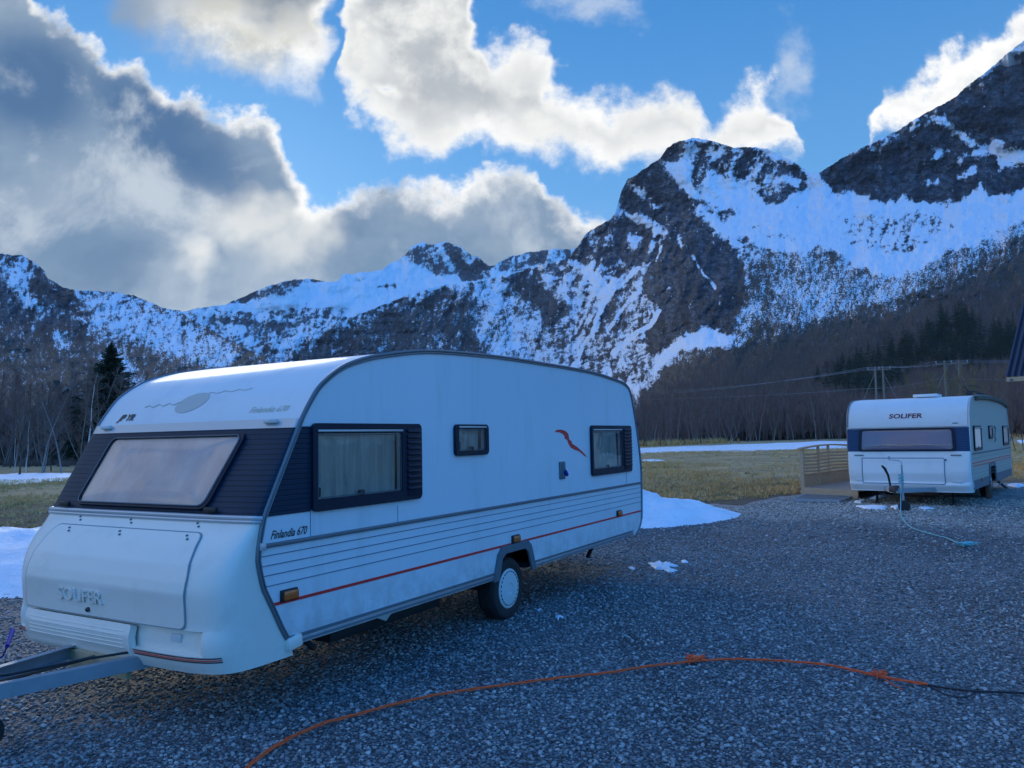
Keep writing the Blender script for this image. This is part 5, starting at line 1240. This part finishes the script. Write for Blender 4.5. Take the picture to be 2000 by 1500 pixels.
def make_bare_tree(name, H, seed, spread, bark, twig, stems=1, fine=1.0, twn=26):
    rnd = random.Random(seed); root = empty(name); T = Tri(); C = Tri()
    for st in range(stems):
        lean = Vector((rnd.uniform(-.12, .12), rnd.uniform(-.12, .12), 1)) if stems == 1 else Vector((rnd.uniform(-.4, .4), rnd.uniform(-.4, .4), 1))
        h = H * rnd.uniform(.8, 1.0); pts = [Vector((0, 0, -.1))]; cur = Vector((rnd.uniform(-.1, .1) * stems, rnd.uniform(-.1, .1) * stems, 0)); d = lean.normalized()
        for k in range(9):
            pts.append(cur.copy()); d = (d + Vector((rnd.uniform(-.10, .10), rnd.uniform(-.10, .10), .05))).normalized(); cur = cur + d * h / 9
        pts.append(cur); r0 = H * .010 / math.sqrt(stems); T.limb(pts, [r0 * (1 - .9 * i / (len(pts) - 1)) + .004 for i in range(len(pts))], 5)
        nl = int(20 * fine)
        for k in range(nl):
            t = .22 + .76 * (k / nl) ** .85; i = min(int(t * (len(pts) - 1)), len(pts) - 2); f = t * (len(pts) - 1) - i; p = pts[i].lerp(pts[i + 1], f)
            a = rnd.uniform(0, 6.283); L = spread * H * (1.15 - t) * rnd.uniform(.6, 1.15); el = rnd.uniform(.45, 1.25)
            dd = Vector((math.cos(a) * math.cos(el), math.sin(a) * math.cos(el), math.sin(el))); lp = [p]; cc = p
            for q in range(4): dd = (dd + Vector((rnd.uniform(-.22, .22), rnd.uniform(-.22, .22), .06))).normalized(); cc = cc + dd * L / 4; lp.append(cc)
            C.limb(lp, [r0 * .38 * (1 - .2 * q) for q in range(5)], 3)
            for q in range(twn):
                s_ = rnd.uniform(.15, 1); j = min(int(s_ * 4), 3); b0 = lp[j].lerp(lp[j + 1], s_ * 4 - j)
                td = (dd * .7 + Vector((rnd.uniform(-1, 1), rnd.uniform(-1, 1), rnd.uniform(-.15, 1)))).normalized()
                b1 = b0 + td * rnd.uniform(.25, .8) * H / 9
                C.sliver(b0, b1, .012 * H / 9, rnd)
                if q % 2: C.sliver(b0.lerp(b1, .5), b0.lerp(b1, .5) + (td + Vector((rnd.uniform(-.8, .8), rnd.uniform(-.8, .8), rnd.uniform(-.5, .5)))).normalized() * .35 * H / 9, .009 * H / 9, rnd)
    T.obj('trunk', bark, root); C.obj('crown', twig, root)
    return root
def make_spruce(name, H, seed, wh=18, br=10, wd=.20, needles=7):
    rnd = random.Random(seed); root = empty(name); T = Tri(); T.limb([Vector((0, 0, -.3)), Vector((0, 0, H * .5)), Vector((0, 0, H * .98))], [H * .014, H * .009, .01], 6); T.obj('trunk', M_BARKD, root)
    C = Tri()
    for i in range(wh):
        t = i / (wh - 1); z = H * (.08 + .90 * t); L = H * wd * (1 - t) ** .85 * rnd.uniform(.8, 1.15) + .12
        for k in range(max(4, int(br * (1 - .5 * t)))):
            a = rnd.uniform(0, 6.283); l = L * rnd.uniform(.65, 1.15); dr = rnd.uniform(-.45, -.05) + .5 * t
            o0 = Vector((0, 0, z + rnd.uniform(-.5, .5) * H / wh)); d = Vector((math.cos(a), math.sin(a), dr)).normalized(); o1 = o0 + d * l * .6; o2 = o1 + (d + Vector((0, 0, .25))).normalized() * l * .4
            C.limb([o0, o1, o2], [.02 * H / 10, .016 * H / 10, .006], 3)
            sd_ = d.cross(Vector((0, 0, 1))).normalized()
            for q in range(needles):
                s_ = (q + .6) / needles; b0 = o0.lerp(o2, s_)
                for sg in (-1, 1):
                    b1 = b0 + (sd_ * sg * rnd.uniform(.5, 1) + d * .8 + Vector((0, 0, rnd.uniform(-.55, -.05)))).normalized() * l * .42 * (1.1 - s_ * .6)
                    C.sliver(b0, b1, .055 * H / 10 * rnd.uniform(.7, 1.5), rnd)
    C.obj('crown', M_NEEDLE, root)
    return root
def copy_thing(o, loc, rz, sc=1.0, label=None, group=None, cat=None):
    c = o.copy(); COL.objects.link(c); c.location = loc; c.rotation_euler = (0, 0, rz); c.scale = (sc, sc, sc)
    for ch in o.children:
        k = ch.copy(); COL.objects.link(k); k.parent = c
    return tag(c, label, cat, group)
def place(proto, used, loc, rz, sc, label, group, cat):
    if proto.name in used: return copy_thing(proto, loc, rz, sc, label, group, cat)
    used.add(proto.name); proto.location = loc; proto.rotation_euler = (0, 0, rz); proto.scale = (sc,) * 3
    return tag(proto, label, cat, group)
rt = random.Random(42); used = set()
BIRCH = [make_bare_tree('birch_tree', 10, 100 + i, .26, M_BARK if i % 2 else M_BARKD, M_TWIG if i % 3 else M_TWIGR, 1 + (i % 4 == 3) * 2) for i in range(8)]
base_v = lambda u: float(np.interp(u, [1180, 1250, 1400, 1560, 1660, 2000], [878, 873, 866, 859, 855, 853]))
for k in range(210):
    row = k % 5; u = 1205 + (k // 5) * 11.5 + rt.uniform(-9, 9) if k < 190 else rt.uniform(1975, 2060)
    p = gp(u, base_v(u)); d = math.hypot(p.x, p.y); d2 = min(d, 150) * (1 + row * .10 + rt.uniform(-.02, .05)); p = Vector((p.x / d * d2, p.y / d * d2, 0)); p.z = gzf(p.x, p.y)
    sc = d2 / 140 * rt.uniform(.62, .98)
    bi = rt.randrange(8)
    zone = ('just right of the large caravan' if u < 1330 else 'left of the middle of the snow strip' if u < 1430 else 'right of the middle of the snow strip' if u < 1540 else 'above the deck railing' if u < 1660 else 'behind the smaller caravan' if u < 1960 else 'at the right edge')
    place(BIRCH[bi], used, p, rt.uniform(0, 6.28), sc, ('triple-stemmed' if bi % 4 == 3 else 'pale-trunked' if bi % 2 else 'dark-trunked') + ' bare birch ' + ('in the front row' if row < 2 else 'deep in the wood') + ', ' + zone, 'bare birches beyond the meadow', 'tree')
for k in range(46):
    u = -60 + k * 8.0 + rt.uniform(-12, 12); d2 = rt.uniform(60, 115); X0, Y0 = ray(u, 860).x, ray(u, 860).y; l = math.hypot(X0, Y0); p = Vector((X0 / l * d2, Y0 / l * d2, 0)); p.z = gzf(p.x, p.y)
    bi = rt.randrange(8)
    place(BIRCH[bi], used, p, rt.uniform(0, 6.28), d2 / 90 * rt.uniform(.7, 1.12), ('triple-stemmed' if bi % 4 == 3 else 'pale-trunked' if bi % 2 else 'dark-trunked') + ' bare tree ' + ('near' if d2 < 88 else 'far back') + ' in the left thicket, ' + ('at the left edge' if u < 60 else 'in front of the gabled house' if u < 175 else 'beside the dark spruce' if u < 250 else 'behind the roof of the large caravan'), 'bare trees at the left', 'tree')
pale = make_bare_tree('birch_tree', 10, 333, .16, material('white_birch_bark', (.55, .54, .52), .7, var=.35, vscale=3, stretch=(1, 1, 5)), M_TWIG, 1, .8)
p = gp(168, 925); place(pale, used, p, 1.0, .66, 'slender white-barked birch just left of the dark spruce', None, 'tree')
for u, v, s_, lb in ((52, 924, .42, 'taller of two short white-barked saplings by the snow at the left edge'), (28, 922, .34, 'shorter of two white-barked saplings, nearest the left edge')):
    p = gp(u, v); place(pale, used, p, rt.uniform(0, 6), s_, lb, 'pale saplings at the left', 'tree')
sp_near = make_spruce('spruce_tree', 10, 5, 40, 26, .38, 14)
p = gp(214, 905); _d = math.hypot(p.x, p.y)
place(sp_near, used, p, 0, (905 - 694) * _d / F_PX / 10, 'tall dark spruce standing alone among bare trees at the left', None, 'tree')
SPR = [make_spruce('spruce_tree', 10, 50 + i, 15, 10, .24 + .02 * (i % 3), 6) for i in range(5)]
reg = [(1575, 762), (1600, 745), (1640, 724), (1700, 695), (1760, 672), (1800, 650), (1838, 622), (1870, 606), (1895, 622), (1925, 645), (1960, 655), (2010, 655), (2060, 640), (2060, 720), (1980, 712), (1900, 716), (1840, 724), (1780, 735), (1760, 760), (1720, 790), (1640, 772)]
def inside(x, y, P):
    c = False
    for i in range(len(P)):
        (a, b), (e, f) = P[i - 1], P[i]
        if (b > y) != (f > y) and x < (e - a) * (y - b) / (f - b) + a: c = not c
    return c
n = 0; pts_ = []
while n < 290:
    u, v = rt.uniform(1570, 2060), rt.uniform(600, 800)
    if not inside(u, v - 8, reg): continue
    if rt.random() < .45 and fbm(np.array([u / 30.]), np.array([v / 30.]), 3)[0] < .46: continue
    q = on_D(u, v); d = math.hypot(q.x, q.y)
    sc = rt.uniform(.95, 1.5) * max(.8, d / 460)
    place(SPR[rt.randrange(5)], used, q - Vector((0, 0, .6)), rt.uniform(0, 6.28), sc, ('tall' if sc > 1.25 else 'short') + ' dark spruce on the right slope, ' + ('high up' if v < 665 else 'mid height' if v < 715 else 'low down') + ' ' + ('left of the left pole pair' if u < 1700 else 'between the two pole pairs' if u < 1860 else 'right of the right pole pair'), 'spruces on the right slope', 'tree'); n += 1
G_SH = 'willow shrubs behind the smaller caravan'
shr = [make_bare_tree('willow_shrub', 4, 70 + i, .42, M_TWIGY if i == 0 else M_BARKD, M_TWIGY if i == 0 else M_TWIGR, 6, 1.0, 20) for i in range(2)]
for u, d2, s_, i, lb in ((1850, 62, 1.62, 0, 'yellow green willow shrub behind the smaller caravan, under the right hand pole pair'), (1905, 66, 1.5, 0, 'yellow green willow shrub right of the tallest one'), (1800, 68, 1.45, 1, 'reddish willow shrub left of the yellow green ones'), (1960, 60, 1.5, 1, 'reddish willow shrub near the right edge'), (1750, 72, 1.35, 1, 'reddish willow shrub close to the left pole pair')):
    r_ = ray(u, 850); l = math.hypot(r_.x, r_.y); q = Vector((r_.x / l * d2, r_.y / l * d2, 0)); q.z = gzf(q.x, q.y)
    place(shr[i], used, q, rt.uniform(0, 6), s_, lb, G_SH, 'shrub')

# far-off bare wood on the lower slopes, read as one mass
def wood(name, n, region, seed, m, hh, label, foot=False):
    rs = np.random.RandomState(seed); B_ = []; Hh = []
    while len(B_) < n:
        u, v = rs.uniform(*region[0]), rs.uniform(*region[1])
        if not foot:
            if not region[2](u, v) or (inside(u, v, reg) and rs.rand() < .75): continue
            q = on_D(u, v); d = math.hypot(q.x, q.y)
        else:
            d = rs.uniform(*region[3]); r_ = ray(u, 850); l = math.hypot(r_.x, r_.y); q = Vector((r_.x / l * d, r_.y / l * d, 0)); q.z = gzf(q.x, q.y)
        B_.append(tuple(q)); Hh.append(rs.uniform(.6, 1.1) * hh)
    B_ = np.array(B_); Hh = np.array(Hh); k = 16; nn_ = len(B_) * k
    base_ = np.repeat(B_, k, 0); h = np.repeat(Hh, k) * rs.uniform(.4, 1, nn_); a = rs.uniform(0, 6.283, nn_); sp = rs.uniform(.05, .42, nn_) * h
    z0_ = rs.uniform(0, .45, nn_) * h; tip = base_ + np.c_[np.cos(a) * sp, np.sin(a) * sp, h]; st = base_ + np.c_[np.cos(a) * sp * .15, np.sin(a) * sp * .15, z0_]
    w_ = .055 * rs.uniform(.6, 1.5, nn_) * np.repeat(Hh, k) / 7; d_ = np.c_[rs.normal(0, 1, (nn_, 2)), np.zeros(nn_)]; d_ /= np.linalg.norm(d_, axis=1)[:, None]; d_ *= w_[:, None]
    V = np.stack([st - d_, st + d_, tip], 1).reshape(-1, 3)
    return tag(mesh_np(name, V, np.arange(nn_ * 3).reshape(-1, 3), m, smooth=False), label, None, kind='stuff')
lowD = lambda u, v: v > float(np.interp(u, [1100, 1290, 1420, 1560, 1700, 1840, 2000, 2100], [815, 760, 712, 674, 640, 582, 522, 490])) + random.uniform(-25, 20)
wood('bare_wood', 9000, ((1180, 2100), (560, 850), lowD), 3, M_TWIG, 7, 'brown leafless wood covering the lower mountain slope on the right')
wood('bare_wood', 2600, ((1160, 2100), (0, 1), None, (165, 215)), 4, M_TWIGR, 8.5, 'dense reddish brown thicket behind the birches', True)
wood('bare_wood', 1500, ((-200, 330), (0, 1), None, (95, 180)), 5, M_TWIG, 8.5, 'dense brown thicket behind the bare trees at the left', True)
wood('bare_wood', 900, ((330, 1200), (0, 1), None, (130, 190)), 6, M_TWIG, 7, 'brown thicket hidden mostly behind the large caravan', True)
# brushwood berm on the left between the two snow strips
_b = []
for u in np.linspace(-120, 260, 150):
    p = gp(float(u), 906 + 6 * random.random()); _b.append(tuple(p))
tag(blades('brushwood', np.array(_b), .3, 1.0, .02, 26, M_TWIG, 14, .45), 'low dark brushwood between the snow strips at the left', None, kind='stuff')

# ------------------------------------------------------------------ wooden deck, ramp
def make_deck():
    P0 = gp(1572, 966); P1 = at(1652, 940, P0.z + .17); P1.z = P0.z; P2 = at(1666, 959, P0.z + .17); P2.z = P0.z
    ex = (P1 - P0); ex.z = 0; L = 3.6; ex.normalize(); ey = (P2 - P0); ey.z = 0; wd = ey.length; ey.normalize()
    root = empty('wooden_deck', P0); tag(root, 'weathered low wooden deck with slatted railing left of the smaller caravan', 'deck')
    X = lambda a, b, z: ex * a + ey * b + Vector((0, 0, z))
    b = MB(); n = 16
    for k in range(n):
        a0 = L * k / n + .006; a1 = L * (k + 1) / n - .006; m_ = (a0 + a1) / 2; b.bar(X(m_, 0, .175), X(m_, wd + .15, .175), a1 - a0, .028)
    b.build('floor_boards', M_DECK, root)
    MB().bar(X(-.01, 0, .09), X(-.01, wd + .15, .09), .04, .19).build('front_board', M_WOOD, root)
    MB().bar(X(0, -.02, .09), X(L, -.02, .09), .04, .15).build('side_board', M_WOOD, root)
    for i, a in enumerate((0.02, 1.15, 1.9, L)): MB().bar(X(a, -.05, 0), X(a, -.05, 1.16 + .07 * math.sin(a / L * 3.1)), .09 if i in (0, 3) else .06, .09 if i in (0, 3) else .05, up=tuple(ex)).build('post', M_WOOD, root)
    tp = [X(-.10 + (L + .2) * t, -.05, 1.18 + .06 * math.sin(t * 3.14)) for t in np.linspace(0, 1, 14)]
    b = MB()
    for p, q in zip(tp, tp[1:]): b.bar(p, q + (q - p) * .03, .11, .04)
    b.build('handrail', M_WOOD, root)
    for z in (.57, .66, .75, .84, .93, 1.02):
        b = MB()
        for p, q in zip(np.linspace(0, L, 9), np.linspace(0, L, 9)[1:]): b.bar(X(float(p), -.05 + .02 * math.sin(p * 4), z + .012 * math.sin(p * 2.6 + z * 3)), X(float(q) + .01, -.05 + .02 * math.sin(q * 4), z + .012 * math.sin(q * 2.6 + z * 3)), .014, .05)
        b.build('woven_slat', M_WOOD, root)
    MB().bar(X(0, -.05, .50), X(L, -.05, .50), .04, .04).build('middle_rail', M_WOOD, root)
    b = MB(); k = 30
    for i in range(k): a = .05 + (L - .1) * i / (k - 1); b.bar(X(a, -.06, .17), X(a, -.06, .49), .105, .016, up=tuple(ey))
    b.build('lower_boards', M_WOOD, root)
    return root
make_deck()
def make_ramp():
    pts = [gp(*q) for q in ((1549, 980), (1572, 970), (1664, 974), (1640, 982.5))]; c = sum(pts, Vector()) / 4
    root = empty('metal_ramp', c); tag(root, 'flat grey metal grating lying on the gravel in front of the deck', 'metal grating')
    A, B_, Cc, D = [p - c for p in pts]; up_ = Vector((0, 0, 1))
    b = MB()
    for k in range(26):
        t = (k + .5) / 26; b.bar(A.lerp(D, t) + up_ * .045, B_.lerp(Cc, t) + up_ * .055, .012, .03)
    for k in range(9):
        t = (k + .5) / 9; b.bar(A.lerp(B_, t) + up_ * .043, D.lerp(Cc, t) + up_ * .043, .018, .02)
    b.build('bars', M_ALU, root)
    b = MB(); q = [A, B_, Cc, D]
    for i in range(4): b.bar(q[i] + up_ * .04, q[(i + 1) % 4] + up_ * .04, .03, .06)
    b.build('rim', M_ALU, root)
    b = MB(); b.bm.faces.new([b.bm.verts.new(p + up_ * .018) for p in q]); b.build('backing', M_GREY, root)
make_ramp()
def make_step():
    a = gp(1946, 968); root = empty('folding_step', a, R(20)); tag(root, 'folding metal stool with splayed legs beside the wheel of the smaller caravan', 'stool')
    for sx in (-1, 1):
        for sy in (-1, 1): MB().tube([(sx * .14, sy * .18, .36), (sx * .24, sy * .20, 0)], .016, 8).build('leg', M_ALU if sx < 0 else M_DARKMET, root)
    MB().box((0, 0, .375), (.36, .42, .03), bev=.008).build('top', M_DARKMET, root)

# ------------------------------------------------------------------ cords
def along(px, z=.018, n=7):
    P = [gp(u, v) for u, v in px]; out = []
    for i in range(len(P) - 1):
        a, b, c, d = P[max(i - 1, 0)], P[i], P[i + 1], P[min(i + 2, len(P) - 1)]
        for k in range(n):
            t = k / n; out.append(.5 * ((2 * b) + (c - a) * t + (2 * a - 5 * b + 4 * c - d) * t * t + (3 * b - a - 3 * c + d) * t ** 3))
    out.append(P[-1]); return [Vector((p.x, p.y, gzf(p.x, p.y) + z)) for p in out]
CP = [(440, 1560), (500, 1495), (560, 1455), (600, 1436), (640, 1420), (700, 1404), (760, 1387), (830, 1370), (900, 1358), (980, 1347), (1060, 1336), (1130, 1328), (1200, 1320), (1260, 1310), (1320, 1303), (1365, 1298), (1430, 1295), (1500, 1297), (1560, 1301), (1620, 1307), (1670, 1318), (1715, 1328), (1760, 1337), (1812, 1345)]
def strand(path, ph, r, name, m, parent, amp=.012, fr=.9):
    out = []; rnd = random.Random(int(ph * 10)); s = 0
    for i, p in enumerate(path):
        t = (path[min(i + 1, len(path) - 1)] - path[max(i - 1, 0)]).normalized(); q = Vector((-t.y, t.x, 0)); s += .3
        out.append(p + q * (amp * math.sin(s * fr + ph) + rnd.uniform(-.004, .004)) + Vector((0, 0, .005 * math.cos(s * fr + ph) + rnd.uniform(0, .003))))
    return MB().tube(out, r, 6).build(name, m, parent)
croot = empty('extension_cord', gp(1365, 1298)); tag(croot, 'long orange cord of three strands, knotted twice, lying across the gravel', 'cord')
cpath = [p - croot.location for p in along(CP, .030, 12)]
for i in range(3): strand(cpath, i * 2.1, .0046, 'strand', M_ORANGE, croot, .010)
def knot(px, s, seed, name, m, parent, turns=4, ends=5):
    rnd = random.Random(seed); c = gp(*px) - (parent.location if parent else Vector()); pts = []
    for k in range(60 * turns):
        a = 6.283 * k / 60; pts.append(c + Vector((s * math.cos(a) * (1 + .3 * math.sin(k * .17)), s * .55 * math.sin(a * 1.31 + 1), .03 + s * .45 * abs(math.sin(a * .77 + seed)))))
    b = MB(); b.tube(pts, s * .085 + .002, 5)
    for k in range(ends):
        a = rnd.uniform(0, 6.28); b.tube([c + Vector((0, 0, .04)), c + Vector((math.cos(a) * s, math.sin(a) * s, .06)), c + Vector((math.cos(a) * s * 1.7, math.sin(a) * s * 1.7, rnd.uniform(.01, .09)))], .004, 4)
    return b.build(name, m, parent)
knot((1358, 1296), .055, 3, 'knot', M_ORANGE, croot, 5, 6); knot((1717, 1326), .04, 7, 'knot', M_ORANGE, croot, 3, 6)
MB().tube([p - croot.location for p in along([(1725, 1328), (1740, 1340), (1762, 1352)], .02)], .004, 5).build('loose_end', M_ORANGE, croot)
kp = along([(1790, 1340), (1850, 1350), (1900, 1356), (1950, 1358), (2010, 1360), (2080, 1362)], .022)
tag(MB().tube(kp, .008, 6).build('cable', M_BLACK), 'thin black cable running off the right edge from the end of the orange cord', 'cable')
tag(MB().tube(along([(1812, 1343), (1850, 1362), (1885, 1366), (1905, 1358)], .016), .005, 5).build('cable', M_BLACK), 'short loose black cable end beside the tip of the orange cord', 'cable')
rr_ = empty('rope', gp(1760, 1008)); tag(rr_, 'turquoise rope hanging from the smaller caravan drawbar and ending in a bundle', 'rope')
cm = CAR2.matrix_basis @ Vector((-1.42, 1.02, .74))
rp = [cm, cm.lerp(gp(1760, 1000), .5) , gp(1759, 1003) + Vector((0, 0, .03))] + along([(1760, 1010), (1768, 1022), (1780, 1033), (1805, 1042), (1830, 1049), (1850, 1054), (1868, 1063), (1880, 1070)], .025)
MB().tube([p - rr_.location for p in rp], .008, 7).build('line', M_TURQ, rr_)
knot((1888, 1070), .11, 5, 'bundle', M_TURQ, rr_, 5, 3)
b = MB(); b.tube([cm - rr_.location + Vector((.05 * math.cos(a), .05 * math.sin(a), -.01 * a)) for a in np.linspace(0, 18, 50)], .011, 5); b.build('lashing', M_TURQ, rr_)

# ------------------------------------------------------------------ power line
M_POLE = material('pole_wood', (.19, .165, .145), .85, var=.3, vscale=2); M_WIRE = material('wire', (.34, .36, .40), .5, metal=.3)
def pole_pair(u, vtop, d, sep_, label):
    r_ = ray(u, 850); l = math.hypot(r_.x, r_.y); p = Vector((r_.x / l * d, r_.y / l * d, 0)); p.z = gzf(p.x, p.y); rx_ = ray(u, vtop); H = CAM_H + rx_.z / math.hypot(rx_.x, rx_.y) * d - p.z
    root = empty('power_pole', p, R(-15)); tag(root, label, 'power pole', 'twin wooden power poles')
    for x in (0, sep_): MB().tube([(x, 0, -.3), (x, 0, H)], [.16, .11], 10).build('pole', M_POLE, root)
    MB().bar((-.9, 0, H - .35), (sep_ + .9, 0, H - .35), .12, .14).build('crossarm', M_POLE, root)
    ins = []
    for x in (-.8, sep_ / 2, sep_ + .8):
        MB().lathe([(.03, 0), (.07, .06), (.04, .12), (.07, .18), (.03, .26), (0, .27)], (x, 0, H - .28), (0, 0, 1), 10).build('insulator', M_WIRE, root)
        ins.append(root.matrix_basis @ Vector((x, 0, H)))
    for s_ in (-1, 1): MB().tube([(sep_ / 2 + s_ * .3, .05, H - .4), (sep_ / 2 + s_ * 4.2, .6, .0)], .018, 5).build('stay_wire', M_WIRE, root)
    return ins, H
i1, H1 = pole_pair(1716, 716, 104, .85, 'twin wooden power poles rising behind the left part of the smaller caravan')
i2, H2 = pole_pair(1853, 704, 94, 1.35, 'twin wooden power poles rising behind the right part of the smaller caravan')
def sag(a, b_, s_, n=16): return [a.lerp(b_, t) - Vector((0, 0, 4 * s_ * t * (1 - t))) for t in np.linspace(0, 1, n)]
for k in range(3):
    lft = at_y(1120, 772 - k * 4, 150); rgt = at_y(2140, 700 - k * 5, 78)
    pts = sag(lft, i1[k], 1.2) + sag(i1[k], i2[k], .35)[1:] + sag(i2[k], rgt, .3)[1:]
    tag(MB().tube(pts, .010, 4).build('power_line', M_WIRE), ('lowest', 'middle', 'highest')[k] + ' wire of the power line strung over the twin poles', 'power line', 'power line wires')
lft = at_y(1120, 778, 150)
a1 = i1[0] - Vector((0, 0, 2.6)); a2 = i2[0] - Vector((0, 0, 1.9))
tag(MB().tube(sag(lft, a1, .6) + sag(a1, a2, .25)[1:] + sag(a2, at_y(2140, 735, 78), .2)[1:], .010, 4).build('telephone_line', M_WIRE), 'thin cable strung well below the power line wires', 'telephone line')

# ------------------------------------------------------------------ buildings
M_DARKW = material('dark_house_boards', (.055, .045, .04), .85, var=.3, vscale=3); M_ROOF = ribbed('corrugated_roof', (.05, .06, .085), 'X', .32, .9, .5); M_WHITEW = material('white_boards', (.75, .75, .74), .6, var=.05)
def make_house_left():
    r_ = ray(130, 850); l = math.hypot(r_.x, r_.y); d = 120; p = Vector((r_.x / l * d, r_.y / l * d, 0)); p.z = gzf(p.x, p.y)
    root = empty('gabled_house', p, math.atan2(-r_.x, r_.y) + .12); tag(root, 'dark gabled house half hidden behind bare trees at the left', 'house')
    w2, hw, hr, dp = 3.4, 6.2, 9.6, 9.0
    MB().prism([(-w2, 0), (w2, 0), (w2, hw), (0, hr), (-w2, hw)], [], (0, 0, 0), (1, 0, 0), (0, 0, 1), (0, dp, 0)).build('wall', M_DARKW, root, smooth=False)
    for s_ in (-1, 1):
        MB().bar((s_ * .02, dp / 2, hr + .12), (s_ * (w2 + .7), dp / 2, hw - .45), dp + 1, .12, up=(0, 0, 1)).build('roof', M_DARKW, root)
        MB().bar((s_ * .04, -.52, hr + .14), (s_ * (w2 + .75), -.52, hw - .5), .05, .22).build('barge_board', material('grey_trim_boards', (.28, .27, .26), .7) if s_ < 0 else bpy.data.materials['grey_trim_boards'], root)
    MB().box((-.9, dp * .4, hr + .5), (.8, .8, 1.6), bev=.03).build('chimney', M_DARKW, root)
    for x, z in ((.9, 5.6), (-1.6, 3.0), (1.5, 3.0)):
        fr = MB().prism(rrect(x - .6, x + .6, z - .7, z + .7, .02), [rrect(x - .48, x + .48, z - .58, z + .58, .02)[::-1]], (0, -.01, 0), (1, 0, 0), (0, 0, 1), (0, -.06, 0)).build('window', bpy.data.materials['grey_trim_boards'], root)
        MB().quad((x - .5, -.02, z - .6), (x + .5, -.02, z - .6), (x + .5, -.02, z + .6), (x - .5, -.02, z + .6)).build('pane', M_FRAME, fr)
make_house_left()
def make_barn_right():
    c = at_y(1965, 736, 25); e_ = Vector((.60, -.80, 0)); n_ = Vector((.80, .60, 0))      # along the eave, and into the building
    root = empty('barn', (c.x, c.y, gzf(c.x, c.y)), math.atan2(e_.y, e_.x)); tag(root, 'corner of a nearby building with steep dark corrugated roof at the right edge', 'house')
    he = c.z - root.location.z; L = 9.0; run = 2.9; rise = 4.2
    t_ = Vector((0, run, rise)); 
    b = MB(); nn_ = Vector((0, -rise, run)).normalized() * .05
    k = 200
    def f(i, j):
        x = L * i / k; h = .045 * (1 if (i % 4) < 2 else -1); q = Vector((x, 0, he)) + t_ * j; return q + nn_.normalized() * h
    b.grid(f, k + 1, 2); b.build('roof', material('dark_roof_sheet', (.045, .055, .085), .5, metal=.2, var=.2, vscale=2), root, ang=20)
    b = MB(); b.grid(lambda i, j: Vector((L * i, run * 2 - 0 - (run) * j, he + rise * j)), 2, 2); b.build('rear_roof', bpy.data.materials['dark_roof_sheet'], root)
    MB().prism([(.55, 0), (run * 2 - .55, 0), (run * 2 - .55, he), (run, he + rise - .35), (.55, he)], [], (.45, 0, 0), (0, 1, 0), (0, 0, 1), (L - .6, 0, 0)).build('wall', M_WHITEW, root, smooth=False)
    MB().bar((0, .02, he - .09), (L, .02, he - .09), .03, .14).build('eave_board', M_WOOD, root)
    MB().tube([(.15, .0, he - .12), (.15, .10, he - .12), (.15, .45, he - .12)], .06, 8).build('gutter', M_GREY, root)
    MB().box((.42, .62, he / 2), (.10, .10, he), bev=.01).build('corner_board', M_WHITEW, root)
make_barn_right()

# ------------------------------------------------------------------ haze
def make_haze():
    m = bpy.data.materials.new('haze'); m.use_nodes = True; t = NT(m.node_tree); m.node_tree.nodes.clear()
    pv = t.n('ShaderNodeVolumePrincipled'); pv.inputs['Color'].default_value = (.80, .88, 1, 1); pv.inputs['Density'].default_value = HAZE
    o = t.n('ShaderNodeOutputMaterial'); t.put(o.inputs['Volume'], pv.outputs[0])
    zs = [v.co.z for ob in SC.objects if ob.type == 'MESH' and ob.get('kind') == 'structure' for v in (ob.data.vertices[0],)]
    z1_ = max((ob.matrix_world @ Vector(c)).z for ob in SC.objects if ob.type == 'MESH' for c in ob.bound_box) + 20
    tag(MB().box((0, 0, (z1_ - 6) / 2), (24600, 24600, z1_ + 6)).build('haze', m, None, smooth=False), 'thin bluish air between the viewpoint and the mountains', None, kind='stuff')
HAZE = 5e-5
make_haze()
